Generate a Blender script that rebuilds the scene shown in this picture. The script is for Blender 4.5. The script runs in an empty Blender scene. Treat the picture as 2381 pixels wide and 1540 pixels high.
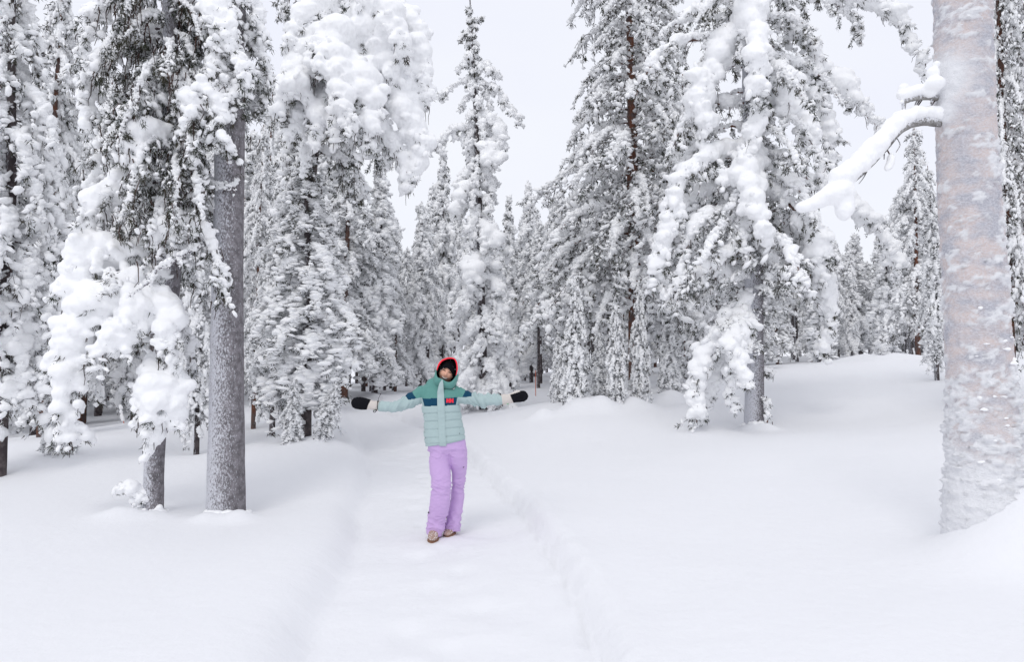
import bpy, math, random
import numpy as np
from mathutils import Vector
from mathutils.kdtree import KDTree
from mathutils.bvhtree import BVHTree

# ------------------------------------------------------------------ camera, sky, sun, exposure
sc = bpy.context.scene
COL = sc.collection
EYE = 1.57; FPX = 700.0; PITCH = math.atan(38.5 / FPX)
cd = bpy.data.cameras.new('camera'); cam = bpy.data.objects.new('camera', cd); COL.objects.link(cam)
cd.sensor_width = 36; cd.lens = FPX / 1024 * 36; cd.clip_start = .05; cd.clip_end = 2000
cam.location = (0, 0, EYE); cam.rotation_euler = (math.pi / 2 + PITCH, 0, 0)
sc.camera = cam

SUN_EL, SUN_AZ = math.radians(50), math.radians(200)     # behind the camera, high, veiled by cloud
w = bpy.data.worlds.new("World"); sc.world = w; w.use_nodes = True
nt = w.node_tree; nt.nodes.clear()
def N(t, k, **kw):
    n = t.nodes.new(k)
    for a, b in kw.items(): setattr(n, a, b)
    return n
wo = N(nt, 'ShaderNodeOutputWorld'); bg = N(nt, 'ShaderNodeBackground'); bg.inputs[1].default_value = .1
sky = N(nt, 'ShaderNodeTexSky', sky_type='NISHITA', sun_disc=False)
sky.sun_elevation = SUN_EL; sky.sun_rotation = SUN_AZ
tc = N(nt, 'ShaderNodeTexCoord'); mp = N(nt, 'ShaderNodeMapping'); mp.inputs['Scale'].default_value = (1, 1, 2.2)
ns = N(nt, 'ShaderNodeTexNoise'); ns.inputs['Scale'].default_value = 2.1; ns.inputs['Detail'].default_value = 4
rp = N(nt, 'ShaderNodeValToRGB')
rp.color_ramp.elements[0].position = .35; rp.color_ramp.elements[0].color = (.865, .885, .98, 1)
rp.color_ramp.elements[1].position = .62; rp.color_ramp.elements[1].color = (.905, .925, .98, 1)
sc10 = N(nt, 'ShaderNodeVectorMath', operation='SCALE'); sc10.inputs['Scale'].default_value = 10.0
mx = N(nt, 'ShaderNodeMix', data_type='RGBA'); mx.inputs[0].default_value = .96
L = nt.links.new
L(tc.outputs['Generated'], mp.inputs[0]); L(mp.outputs[0], ns.inputs['Vector']); L(ns.outputs[0], rp.inputs[0])
L(rp.outputs[0], sc10.inputs[0]); L(sky.outputs[0], mx.inputs[6]); L(sc10.outputs[0], mx.inputs[7])
L(mx.outputs[2], bg.inputs[0]); L(bg.outputs[0], wo.inputs[0])
sd = bpy.data.lights.new('sun', 'SUN'); sd.energy = .7; sd.angle = math.radians(25); sd.color = (1, .97, .93)
sun = bpy.data.objects.new('sun', sd); COL.objects.link(sun)
sun.rotation_euler = (math.pi / 2 - SUN_EL, 0, math.radians(-20))
sc.view_settings.view_transform = 'Standard'; sc.view_settings.look = 'None'
sc.view_settings.exposure = 0.06; sc.view_settings.gamma = 1; sc.view_settings.use_curve_mapping = False
sc.cycles.max_bounces = 12; sc.cycles.diffuse_bounces = 12; sc.cycles.transparent_max_bounces = 4
sc.cycles.use_denoising = True

# ------------------------------------------------------------------ small maths
VP = 1024 / 2380.0
def Wp(vx, vy, d):
    """point at world depth d seen at measured picture position (2380-wide measure)"""
    a = (vx * VP - 512) / FPX; b = (331.5 - vy * VP) / FPX
    cy, sy = math.cos(PITCH), math.sin(PITCH)
    y = cy - sy * b; z = sy + cy * b
    k = d / y
    return np.array([a * k, d, EYE + z * k])
def mpv(d): return d / FPX * VP                 # metres per measured pixel at depth d

def _h(ix, iy, iz):
    n = (ix * 374761393 + iy * 668265263 + iz * 2147483647 // 7) & 0xffffffff
    n = ((n ^ (n >> 13)) * 1274126177) & 0xffffffff
    return ((n ^ (n >> 16)) & 0xffff) / 65535.0
def vnoise(P):
    P = np.asarray(P, dtype=np.float64) + 1000.0
    I = np.floor(P).astype(np.int64); F = P - I; F = F * F * (3 - 2 * F)
    x, y, z = I[:, 0], I[:, 1], I[:, 2]; fx, fy, fz = F[:, 0], F[:, 1], F[:, 2]
    r = 0
    for dx in (0, 1):
        for dy in (0, 1):
            for dz in (0, 1):
                wgt = (fx if dx else 1 - fx) * (fy if dy else 1 - fy) * (fz if dz else 1 - fz)
                r = r + wgt * _h(x + dx, y + dy, z + dz)
    return r * 2 - 1
def fbm(P, o=3):
    P = np.asarray(P); r = 0; a = 1; s = 0
    for i in range(o):
        r = r + a * vnoise(P * (2.03 ** i) + i * 17.3); s += a; a *= .5
    return r / s

# ------------------------------------------------------------------ materials
def mat(name): 
    m = bpy.data.materials.new(name); m.use_nodes = True
    t = m.node_tree; b = t.nodes['Principled BSDF']
    return m, t, b
def plain(name, col, rough=.7, spec=.3, bump=0, bscale=60, var=.12, sheen=0):
    m, t, b = mat(name)
    tcn = N(t, 'ShaderNodeTexCoord'); nz = N(t, 'ShaderNodeTexNoise'); nz.inputs['Scale'].default_value = bscale
    nz.inputs['Detail'].default_value = 4
    t.links.new(tcn.outputs['Object'], nz.inputs['Vector'])
    r = N(t, 'ShaderNodeValToRGB')
    r.color_ramp.elements[0].color = (*[c * (1 - var) for c in col], 1)
    r.color_ramp.elements[1].color = (*[min(1, c * (1 + var)) for c in col], 1)
    r.color_ramp.elements[0].position = .3; r.color_ramp.elements[1].position = .7
    t.links.new(nz.outputs[0], r.inputs[0]); t.links.new(r.outputs[0], b.inputs['Base Color'])
    b.inputs['Roughness'].default_value = rough; b.inputs['Specular IOR Level'].default_value = spec
    if sheen: b.inputs['Sheen Weight'].default_value = sheen
    if bump:
        bm = N(t, 'ShaderNodeBump'); bm.inputs['Strength'].default_value = 1; bm.inputs['Distance'].default_value = bump
        t.links.new(nz.outputs[0], bm.inputs['Height']); t.links.new(bm.outputs[0], b.inputs['Normal'])
    return m
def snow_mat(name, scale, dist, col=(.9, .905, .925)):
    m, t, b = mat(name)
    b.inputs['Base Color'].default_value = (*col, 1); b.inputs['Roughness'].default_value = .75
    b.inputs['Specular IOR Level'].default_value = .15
    g = N(t, 'ShaderNodeNewGeometry'); nz = N(t, 'ShaderNodeTexNoise')
    nz.inputs['Scale'].default_value = scale; nz.inputs['Detail'].default_value = 5; nz.inputs['Roughness'].default_value = .6
    bm = N(t, 'ShaderNodeBump'); bm.inputs['Strength'].default_value = .8; bm.inputs['Distance'].default_value = dist
    t.links.new(g.outputs['Position'], nz.inputs['Vector'])
    t.links.new(nz.outputs[0], bm.inputs['Height']); t.links.new(bm.outputs[0], b.inputs['Normal'])
    return m
def frosted(name, c0, c1, thresh=.35, nscale=30, frost=(.84, .86, .9), up=1.0, amt=1.0, bump=.01, zs=.3, wind=0):
    """bark or needles with rime: snow lies where the surface looks up and where the rime noise is high"""
    m, t, b = mat(name)
    g = N(t, 'ShaderNodeNewGeometry'); sep = N(t, 'ShaderNodeSeparateXYZ'); t.links.new(g.outputs['Normal'], sep.inputs[0])
    mpn = N(t, 'ShaderNodeMapping'); mpn.inputs['Scale'].default_value = (1, 1, zs)
    t.links.new(g.outputs['Position'], mpn.inputs[0])
    nz = N(t, 'ShaderNodeTexNoise'); nz.inputs['Scale'].default_value = nscale; nz.inputs['Detail'].default_value = 5
    nz.inputs['Roughness'].default_value = .7; t.links.new(mpn.outputs[0], nz.inputs['Vector'])
    n2 = N(t, 'ShaderNodeTexNoise'); n2.inputs['Scale'].default_value = nscale * .23; n2.inputs['Detail'].default_value = 3
    t.links.new(g.outputs['Position'], n2.inputs['Vector'])
    base = N(t, 'ShaderNodeMix', data_type='RGBA'); base.inputs[6].default_value = (*c0, 1); base.inputs[7].default_value = (*c1, 1)
    r2 = N(t, 'ShaderNodeMapRange'); r2.inputs[1].default_value = .38; r2.inputs[2].default_value = .62
    t.links.new(n2.outputs[0], r2.inputs[0]); t.links.new(r2.outputs[0], base.inputs[0])
    ad = N(t, 'ShaderNodeMath', operation='MULTIPLY_ADD'); ad.inputs[1].default_value = up * .5
    t.links.new(sep.outputs[2], ad.inputs[0]); t.links.new(nz.outputs[0], ad.inputs[2])
    if wind:      # rime driven onto the windward (left) side
        wd = N(t, 'ShaderNodeMath', operation='MULTIPLY_ADD'); wd.inputs[1].default_value = -wind
        t.links.new(sep.outputs[0], wd.inputs[0]); t.links.new(nz.outputs[0], wd.inputs[2]); t.links.new(wd.outputs[0], ad.inputs[2])
    mr = N(t, 'ShaderNodeMapRange'); mr.inputs[1].default_value = thresh + .3; mr.inputs[2].default_value = thresh + .45
    mr.inputs[4].default_value = amt
    t.links.new(ad.outputs[0], mr.inputs[0])
    mx = N(t, 'ShaderNodeMix', data_type='RGBA'); mx.inputs[7].default_value = (*frost, 1)
    t.links.new(mr.outputs[0], mx.inputs[0]); t.links.new(base.outputs[2], mx.inputs[6])
    t.links.new(mx.outputs[2], b.inputs['Base Color']); b.inputs['Roughness'].default_value = .85
    b.inputs['Specular IOR Level'].default_value = .1
    if bump:
        bm = N(t, 'ShaderNodeBump'); bm.inputs['Strength'].default_value = .9; bm.inputs['Distance'].default_value = bump
        t.links.new(nz.outputs[0], bm.inputs['Height']); t.links.new(bm.outputs[0], b.inputs['Normal'])
    return m
M = {}
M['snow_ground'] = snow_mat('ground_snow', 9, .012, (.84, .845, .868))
M['snow_near'] = snow_mat('tree_snow_near', 38, .006, (.945, .948, .955))
M['snow_far'] = snow_mat('tree_snow_far', 16, .02, (.955, .958, .965))
M['bark_grey'] = frosted('grey_bark_with_rime', (.14, .13, .138), (.24, .225, .24), .13, 75, (.7, .71, .76), .3, .8, .006, .5, wind=.16)
M['bark_pale'] = frosted('pale_frosted_limb_bark', (.17, .16, .15), (.3, .29, .28), .12, 60, (.78, .79, .83), .3, .9, .006, 1, wind=.1)
M['bark_dark'] = frosted('dark_bark_with_rime', (.06, .05, .053), (.13, .11, .11), .27, 45, (.75, .77, .82), .5, .85, .008, .3, wind=.15)
M['bark_red'] = frosted('reddish_pine_bark', (.16, .07, .045), (.12, .09, .085), .33, 30, (.8, .82, .86), .7, .9, .01)
M['twig'] = frosted('twig_with_rime', (.04, .027, .025), (.085, .05, .042), .3, 25, (.82, .84, .88), 1.0, 1, 0)
M['needle'] = frosted('pine_needles_with_rime', (.032, .04, .024), (.07, .064, .045), .28, 14, (.76, .78, .82), .8, .85, 0, 1)

M['twig_rimed'] = frosted('heavily_rimed_twig', (.05, .034, .034), (.09, .06, .055), .24, 25, (.82, .84, .88), 1.0, 1, 0)
M['needle_rimed'] = frosted('heavily_rimed_needles', (.038, .044, .03), (.075, .066, .052), .22, 14, (.8, .82, .86), .8, .92, 0, 1)
# ------------------------------------------------------------------ mesh helpers
def mesh_np(name, V, F, m=None, smooth=True, mats=None, midx=None):
    V = np.ascontiguousarray(V, dtype=np.float32); F = np.ascontiguousarray(F, dtype=np.int32)
    me = bpy.data.meshes.new(name); k = F.shape[1] if len(F) else 3
    me.vertices.add(len(V)); me.vertices.foreach_set('co', V.ravel())
    me.loops.add(F.size); me.loops.foreach_set('vertex_index', F.ravel())
    me.polygons.add(len(F)); me.polygons.foreach_set('loop_start', np.arange(0, F.size, k, dtype=np.int32))
    me.polygons.foreach_set('use_smooth', np.full(len(F), smooth, dtype=bool))
    for q in (mats or ([m] if m else [])): me.materials.append(q)
    if midx is not None: me.polygons.foreach_set('material_index', np.ascontiguousarray(midx, dtype=np.int32))
    me.update(calc_edges=True)
    return me
def link(name, me, parent=None, **props):
    o = bpy.data.objects.new(name, me); COL.objects.link(o)
    if parent is not None: o.parent = parent
    for k, v in props.items(): o[k] = v
    return o
def empty(name, loc, label, cat, group=None):
    o = bpy.data.objects.new(name, None); COL.objects.link(o); o.location = loc
    o['label'] = label; o['category'] = cat
    if group: o['group'] = group
    o.empty_display_size = .1
    return o

def tubes(P, R, k=3, cap=False):
    """P (m,n,3) polylines, R (m,n) radii -> V,F quads"""
    P = np.asarray(P, float); R = np.asarray(R, float)
    m, n, _ = P.shape
    T = np.gradient(P, axis=1); T /= np.linalg.norm(T, axis=2, keepdims=True) + 1e-9
    ref = np.zeros_like(T); ref[..., 1] = 1
    mask = np.abs(T[..., 1]) > .9; ref[mask] = (1, 0, 0)
    A = np.cross(T, ref); A /= np.linalg.norm(A, axis=2, keepdims=True) + 1e-9
    B = np.cross(T, A)
    an = np.arange(k) / k * 2 * np.pi
    ring = A[:, :, None, :] * np.cos(an)[None, None, :, None] + B[:, :, None, :] * np.sin(an)[None, None, :, None]
    V = P[:, :, None, :] + ring * R[:, :, None, None]
    V = V.reshape(-1, 3)
    i = np.arange(m)[:, None, None] * n * k; j = np.arange(n - 1)[None, :, None] * k; q = np.arange(k)[None, None, :]
    q2 = (q + 1) % k
    F = np.stack([i + j + q, i + j + q2, i + j + k + q2, i + j + k + q], axis=-1).reshape(-1, 4)
    return V, F
def ico():
    t = (1 + 5 ** .5) / 2
    v = [(-1, t, 0), (1, t, 0), (-1, -t, 0), (1, -t, 0), (0, -1, t), (0, 1, t), (0, -1, -t), (0, 1, -t), (t, 0, -1), (t, 0, 1), (-t, 0, -1), (-t, 0, 1)]
    f = [(0, 11, 5), (0, 5, 1), (0, 1, 7), (0, 7, 10), (0, 10, 11), (1, 5, 9), (5, 11, 4), (11, 10, 2), (10, 7, 6), (7, 1, 8), (3, 9, 4), (3, 4, 2), (3, 2, 6), (3, 6, 8), (3, 8, 9), (4, 9, 5), (2, 4, 11), (6, 2, 10), (8, 6, 7), (9, 8, 1)]
    v = [np.array(p, float) / np.linalg.norm(p) for p in v]
    cache = {}; nf = []
    def mid(a, b):
        key = (min(a, b), max(a, b))
        if key not in cache:
            p = v[a] + v[b]; v.append(p / np.linalg.norm(p)); cache[key] = len(v) - 1
        return cache[key]
    for a, b, c in f:
        ab, bc, ca = mid(a, b), mid(b, c), mid(c, a)
        nf += [(a, ab, ca), (b, bc, ab), (c, ca, bc), (ab, bc, ca)]
    return np.array(v), np.array(nf)
IV, IF = ico()
def balls(C, R, rng, squash=.85):
    C = np.asarray(C, float); R = np.asarray(R, float)
    k = len(C)
    S = np.stack([rng.uniform(.85, 1.2, k), rng.uniform(.85, 1.2, k), rng.uniform(.8, 1.05, k) * squash], 1) * R[:, None]
    V = (IV[None] * S[:, None, :] + C[:, None, :]).reshape(-1, 3)
    F = (IF[None] + (np.arange(k) * len(IV))[:, None, None]).reshape(-1, 3)
    return V, F
IV0, IF0 = IV[:12], np.array([(0, 11, 5), (0, 5, 1), (0, 1, 7), (0, 7, 10), (0, 10, 11), (1, 5, 9), (5, 11, 4), (11, 10, 2), (10, 7, 6), (7, 1, 8), (3, 9, 4), (3, 4, 2), (3, 2, 6), (3, 6, 8), (3, 8, 9), (4, 9, 5), (2, 4, 11), (6, 2, 10), (8, 6, 7), (9, 8, 1)])
OV = np.array([(1, 0, 0), (-1, 0, 0), (0, 1, 0), (0, -1, 0), (0, 0, 1), (0, 0, -1)], float) * 1.12
OF = np.array([(0, 2, 4), (2, 1, 4), (1, 3, 4), (3, 0, 4), (2, 0, 5), (1, 2, 5), (3, 1, 5), (0, 3, 5)])
def orient(V, D):
    X = D / (np.linalg.norm(D, axis=1, keepdims=True) + 1e-9); Y_ = np.cross(np.array([0, 0, 1.0]), X); Y_ /= np.linalg.norm(Y_, axis=1, keepdims=True) + 1e-6; Z_ = np.cross(X, Y_)
    return V[..., 0:1] * X[:, None] + V[..., 1:2] * Y_[:, None] + V[..., 2:3] * Z_[:, None]
def crumbs(C, R, D, rng, tv, tf):
    """loose little pads of snow: uneven low-poly lumps, turned at random"""
    k = len(C); S = np.stack([rng.uniform(.75, 1.35, k), rng.uniform(.75, 1.35, k), rng.uniform(.65, 1.05, k)], 1) * R[:, None]
    V = tv[None] * S[:, None, :] * (1 + rng.uniform(-.22, .22, (k, len(tv), 1)))
    V = V * np.array([1.45, .85, .85]); V = orient(V, D + rng.normal(0, .3, (k, 3))) + C[:, None, :]
    return V.reshape(-1, 3), (tf[None] + (np.arange(k) * len(tv))[:, None, None]).reshape(-1, 3)
tmp_scene = bpy.data.scenes.new('tmp')
def remesh(V, F, voxel, smooth=2, fac=.5):
    me = mesh_np('t', V, F)
    o = bpy.data.objects.new('t', me); tmp_scene.collection.objects.link(o)
    md = o.modifiers.new('r', 'REMESH'); md.mode = 'VOXEL'; md.voxel_size = voxel; md.adaptivity = 0
    if smooth:
        s = o.modifiers.new('s', 'SMOOTH'); s.factor = fac; s.iterations = smooth
    with bpy.context.temp_override(scene=tmp_scene, view_layer=tmp_scene.view_layers[0]):
        dg = bpy.context.evaluated_depsgraph_get(); dg.update()
    ev = o.evaluated_get(dg); em = ev.to_mesh()
    nv = len(em.vertices); np_ = len(em.polygons)
    V2 = np.empty(nv * 3, np.float32); em.vertices.foreach_get('co', V2)
    Fl = np.empty(len(em.loops), np.int32); em.loops.foreach_get('vertex_index', Fl)
    ev.to_mesh_clear()
    bpy.data.objects.remove(o); bpy.data.meshes.remove(me)
    return V2.reshape(-1, 3).astype(float), Fl.reshape(-1, 4)
def vnormals(V, F):
    a = V[F[:, 2]] - V[F[:, 0]]; b = V[F[:, -1]] - V[F[:, 1]]
    n = np.cross(a, b); out = np.zeros_like(V)
    for c in range(F.shape[1]): np.add.at(out, F[:, c], n)
    return out / (np.linalg.norm(out, axis=1, keepdims=True) + 1e-12)
def smooth_path(pts, n):
    pts = np.asarray(pts, float); m = len(pts)
    if m == 2: return pts[0] + (pts[1] - pts[0]) * np.linspace(0, 1, n)[:, None]
    P = np.vstack([2 * pts[0] - pts[1], pts, 2 * pts[-1] - pts[-2]])
    seg = np.linalg.norm(np.diff(pts, axis=0), axis=1); cum = np.r_[0, np.cumsum(seg)]
    s = np.linspace(0, cum[-1], n); out = []
    for q in s:
        i = min(np.searchsorted(cum, q, side='right') - 1, m - 2); i = max(i, 0)
        t = (q - cum[i]) / max(seg[i], 1e-9)
        p0, p1, p2, p3 = P[i], P[i + 1], P[i + 2], P[i + 3]
        out.append(.5 * ((2 * p1) + (p2 - p0) * t + (2 * p0 - 5 * p1 + 4 * p2 - p3) * t * t + (3 * p1 - p0 - 3 * p2 + p3) * t ** 3))
    return np.array(out)
def lerp_path(P, t):
    n = len(P); x = np.clip(t, 0, 1) * (n - 1); i = np.minimum(x.astype(int), n - 2); f = (x - i)[:, None]
    return P[i] * (1 - f) + P[i + 1] * f

# ------------------------------------------------------------------ trees
UPZ = np.array([0, 0, 1.0])
class Crown:
    """collects limbs; every limb keeps its own wood, needles and snow"""
    def __init__(s, seed, px):
        s.rng = np.random.default_rng(seed); s.px = px; s.limbs = []; s.cut = None; s.hero = True; s.sats = 2
    def limb(s, pts, r0, w, tl, tw_step=.07, load=.8, needles=1.0, droop=.7, tuft=.07, nn=9, body=1.0, beard=0, tws=.55, lift=.45):
        rng = s.rng; px = s.px
        P = smooth_path(pts, 12)
        ln = np.linalg.norm(np.diff(P, axis=0), axis=1).sum()
        P[1:] += rng.normal(0, .012 * ln / 1.0, (11, 3)) * .6
        R = r0 * np.linspace(1, .25, 12)
        d = dict(wood=(P, R)); C = []; Q = []; DD = []
        # snow lying along the limb
        if body > 0 and w > 0:
            k = max(4, int(ln / (w * .36)))
            t = np.clip(np.linspace(.06, 1, k) + rng.normal(0, .4 / k, k), 0.03, 1)
            swell = .78 + .34 * vnoise(np.c_[t * ln / (w * 2.6) + rng.uniform(0, 99), t * 0, t * 0])   # clumps and necks
            c = lerp_path(P, t); rr = w * (1 if s.hero else 1.25) * rng.uniform(.8, 1.05, k) * swell * (.5 + .6 * np.sin(np.pi * np.clip(t, 0, .9) ** .9)) * body
            c = c + rng.normal(0, .2 * w, (k, 3)); c[:, 2] += rr * lift
            keep = swell > .5; c, rr = c[keep], rr[keep]; k = len(rr)
            tg = lerp_path(P, np.clip(t[keep] + .05, 0, 1)) - lerp_path(P, t[keep] - .05)
            C.append(c); Q.append(rr); DD.append(tg)
            sat = np.repeat(np.arange(k), s.sats); dv = rng.normal(0, 1, (len(sat), 3)); dv[:, 2] *= .8; dv /= np.linalg.norm(dv, axis=1, keepdims=True)
            C.append(c[sat] + dv * rr[sat][:, None] * rng.uniform(.75, 1.05, len(sat))[:, None]); Q.append(rr[sat] * rng.uniform(.28, .55, len(sat))); DD.append(tg[sat])
        # side twigs
        m = max(3, int(ln / tw_step)); t = np.clip(rng.uniform(.1, 1, m), 0, 1)
        b = lerp_path(P, t); T = lerp_path(P, np.clip(t + .06, 0, 1)) - lerp_path(P, t - .06)
        T /= np.linalg.norm(T, axis=1, keepdims=True) + 1e-9
        side = np.cross(T, UPZ) + rng.normal(0, .35, (m, 3)); side /= np.linalg.norm(side, axis=1, keepdims=True) + 1e-9
        sg = np.where(rng.random(m) < .5, -1, 1)[:, None]
        D = side * sg * .85 + T * rng.uniform(.2, .7, m)[:, None]
        Lt = tl * rng.uniform(.5, 1.15, m) * (1.1 - .5 * t)
        ss = np.linspace(0, 1, 5)
        TP = b[:, None] + D[:, None] * (Lt[:, None, None] * ss[None, :, None])
        TP[:, :, 2] -= droop * Lt[:, None] * ss[None] ** 1.7 * rng.uniform(.5, 1.3, m)[:, None]
        TP[:, 1:] += rng.normal(0, .03, (m, 4, 3)) * Lt[:, None, None]
        rt = np.maximum(.35 * px, .006)
        TR = np.broadcast_to(rt * np.linspace(1, .6, 5), (m, 5))
        # twiglets
        k2 = 2; ii = np.repeat(np.arange(m), k2); m2 = len(ii); s2 = rng.integers(1, 5, m2)
        b2 = TP[ii, s2]; t2 = TP[ii, s2] - TP[ii, s2 - 1]; t2 /= np.linalg.norm(t2, axis=1, keepdims=True) + 1e-9
        D2 = t2 * .6 + rng.normal(0, .55, (m2, 3)); L2 = Lt[ii] * rng.uniform(.25, .55, m2)
        TP2 = b2[:, None] + D2[:, None] * (L2[:, None, None] * ss[None, :, None])
        TP2[:, :, 2] -= droop * .8 * L2[:, None] * ss[None] ** 1.5
        TP = np.concatenate([TP, TP2]); TR = np.concatenate([TR, np.broadcast_to(rt * .7 * np.linspace(1, .6, 5), (m2, 5))])
        d['m2'] = (m, m2)
        if beard:
            kb = int(beard * ln / .05); tb = rng.uniform(0.05, 1, kb); bb = lerp_path(P, tb) + rng.normal(0, .05, (kb, 3)) 
            Lb = rng.uniform(.08, .3, kb)
            BP = bb[:, None] + np.cumsum(np.concatenate([np.zeros((kb, 1, 3)), rng.normal(0, .012, (kb, 4, 3))], 1), 1)
            BP[:, :, 2] -= Lb[:, None] * ss[None]
            TP = np.concatenate([TP, BP]); TR = np.concatenate([TR, np.broadcast_to(.006 * np.linspace(1.2, .5, 5), (kb, 5))])
        d['twigs'] = (TP, TR)
        # snow on the twigs
        if w > 0:
            sidx = np.array([2, 3, 4]); SP = TP[:m][:, sidx].reshape(-1, 3); SD = (TP[:m][:, sidx] - TP[:m][:, sidx - 1]).reshape(-1, 3)
            ws = max(w * tws * (1 if s.hero else 1.75), 1.5 * px)
            rr = ws * rng.uniform(.5, 1.2, len(SP)); keep = rng.random(len(SP)) < load
            SP = SP[keep] + rng.normal(0, .25 * ws, (keep.sum(), 3)); rr = rr[keep]; SP[:, 2] += rr * lift
            C.append(SP); Q.append(rr); DD.append(SD[keep])
            SP = TP2[:, [3]].reshape(-1, 3); SD = TP2[:, 4] - TP2[:, 2]; keep = rng.random(len(SP)) < load * .9
            rr = max(ws * .62, 1.2 * px) * rng.uniform(.6, 1.25, keep.sum()); SP = SP[keep]; SP[:, 2] += rr * lift
            C.append(SP); Q.append(rr); DD.append(SD[keep])
        d['snow'] = (np.concatenate(C), np.concatenate(Q), np.concatenate(DD)) if C else None
        # needles: tufts along the twigs, pointing out and down
        if needles > 0:
            NT = len(TP2) + m; q = max(1, int(round(3 * needles))) if s.hero else 1.9 * needles
            jj = rng.integers(0, NT, int(NT * q * .7)); sj = rng.integers(1, 5, len(jj))
            p = TP[jj, sj]; tt = TP[jj, sj] - TP[jj, sj - 1]; tt /= np.linalg.norm(tt, axis=1, keepdims=True) + 1e-9
            K = len(p)
            dirs = tt[:, None] * .7 + rng.normal(0, .55, (K, nn, 3)); dirs[..., 2] -= .35
            dirs /= np.linalg.norm(dirs, axis=2, keepdims=True)
            ll = tuft * rng.uniform(.45, .9, (K, nn, 1))
            A = np.repeat(p[:, None], nn, 1) + rng.normal(0, .2 * tuft, (K, nn, 3)); Bp = A + dirs * ll
            wd = np.cross(dirs, rng.normal(0, 1, (K, nn, 3))); wd /= np.linalg.norm(wd, axis=2, keepdims=True) + 1e-9
            wd *= np.maximum(.45 * px, .0045)
            V = np.stack([A - wd, A + wd, Bp], 2).reshape(-1, 3)
            d['needles'] = V
        s.limbs.append(d); return d
    # --- assembled meshes
    def wood_mesh(s, idx, k=6, name='branch', twigs=True, m=None, tm='twig'):
        Vs, Fs, o, mi = [], [], 0, []
        for i in idx:
            P, R = s.limbs[i]['wood']; V, F = tubes(P[None], R[None], k); Vs.append(V); Fs.append(F + o); o += len(V); mi.append(np.zeros(len(F)))
            if twigs:
                TP, TR = s.limbs[i]['twigs']; m_, m2_ = s.limbs[i]['m2']
                V, F = tubes(TP[m_:m_ + m2_][:, [0, 2, 4]], TR[m_:m_ + m2_][:, [0, 2, 4]], 3); Vs.append(V); Fs.append(F + o); o += len(V); mi.append(np.ones(len(F)))
                q_ = np.r_[0:m_, m_ + m2_:len(TP)]; V, F = tubes(TP[q_], TR[q_], 3); Vs.append(V); Fs.append(F + o); o += len(V); mi.append(np.ones(len(F)))
        return mesh_np(name, np.concatenate(Vs), np.concatenate(Fs), mats=[m or M['bark_dark'], M[tm]], midx=np.concatenate(mi))
    def needle_mesh(s, idx, nm='needle'):
        a = [s.limbs[i]['needles'] for i in idx if 'needles' in s.limbs[i]]
        if not a: return None
        V = np.concatenate(a); F = np.arange(len(V)).reshape(-1, 3)
        return mesh_np('needles', V, F, M[nm], smooth=False)
    def snow_all(s, voxel, smooth=2, rough=.0, squash=.88):
        C = np.concatenate([l['snow'][0] for l in s.limbs if l['snow'] is not None]); R = np.concatenate([l['snow'][1] for l in s.limbs if l['snow'] is not None])
        own = np.concatenate([np.full(len(l['snow'][0]), i) for i, l in enumerate(s.limbs) if l['snow'] is not None])
        Dn = np.concatenate([l['snow'][2] for l in s.limbs if l['snow'] is not None]); R = np.maximum(R, 1.3 * s.px)
        big = R >= (s.cut or 4.5) * s.px
        out_v, out_f, out_o, off = [], [], [], 0
        if big.any() and s.cut != 99:
            V, F = balls(C[big], np.maximum(R[big], voxel), s.rng, squash)
            V, F = remesh(V, F, voxel, smooth)
            if rough > 0:
                nr = vnormals(V, F); un = .6 + 1.3 * np.clip(-nr[:, 2] + .1, 0, 1)
                V = V + nr * ((fbm(V * 9, 3) * rough + vnoise(V * 42) * rough * .4 + vnoise(V * 24 + 7) * rough * .5) * un)[:, None]
            kd = KDTree(int(big.sum())); ob = own[big]
            for i, c in enumerate(C[big]): kd.insert(c, i)
            kd.balance()
            f0 = V[F[:, 0]]; fo = np.array([ob[kd.find(v)[1]] for v in f0]) if s.hero else np.zeros(len(F), int)
            F3 = np.concatenate([F[:, [0, 1, 2]], F[:, [0, 2, 3]]]); out_v.append(V); out_f.append(F3); out_o.append(np.r_[fo, fo]); off += len(V)
        small = ~big if s.cut != 99 else np.ones(len(R), bool)
        mid_ = small & (R > 5.2 * s.px); tiny = small & (R < 2.3 * s.px)
        for sel, tv, tf in ((mid_, IV, IF), (small & ~mid_ & ~tiny, IV0, IF0), (tiny, OV, OF)):
            if sel.any():
                V, F = crumbs(C[sel], R[sel], Dn[sel], s.rng, tv, tf); out_v.append(V); out_f.append(F + off); out_o.append(np.repeat(own[sel], len(tf))); off += len(V)
        V, F, own = np.vstack(out_v), np.vstack(out_f), np.concatenate(out_o)
        return V, F, C, own

def branches_auto(cr, trunk, z0, z1, n, Lf, r0, w, tl, droop, up=.25, **kw):
    """n limbs round a trunk path between heights z0..z1; Lf(u) gives the limb length at 0..1 of the crown"""
    rng = cr.rng
    for i in range(n):
        u = (i + rng.random()) / n; z = z0 + (z1 - z0) * u
        k = np.interp(z, trunk[:, 2], np.arange(len(trunk))); b = np.array([np.interp(k, np.arange(len(trunk)), trunk[:, c]) for c in range(3)])
        az = i * 2.399 + rng.normal(0, .4); Lb = Lf(u) * rng.uniform(.65, 1.15)
        d = np.array([math.cos(az), math.sin(az), 0])
        ts = np.linspace(0, 1, 5)
        out = ts - .12 * ts ** 3
        pts = b + d * (Lb * out)[:, None] + UPZ * (Lb * (up * ts - (droop * rng.uniform(.7, 1.3)) * ts ** 2))[:, None]
        cr.limb(pts, r0 * (.5 + .6 * (1 - u)), w * rng.uniform(.75, 1.2) * (.55 + .55 * (1 - u)), tl * (.5 + .6 * (1 - u)), droop=droop, **kw)

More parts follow.
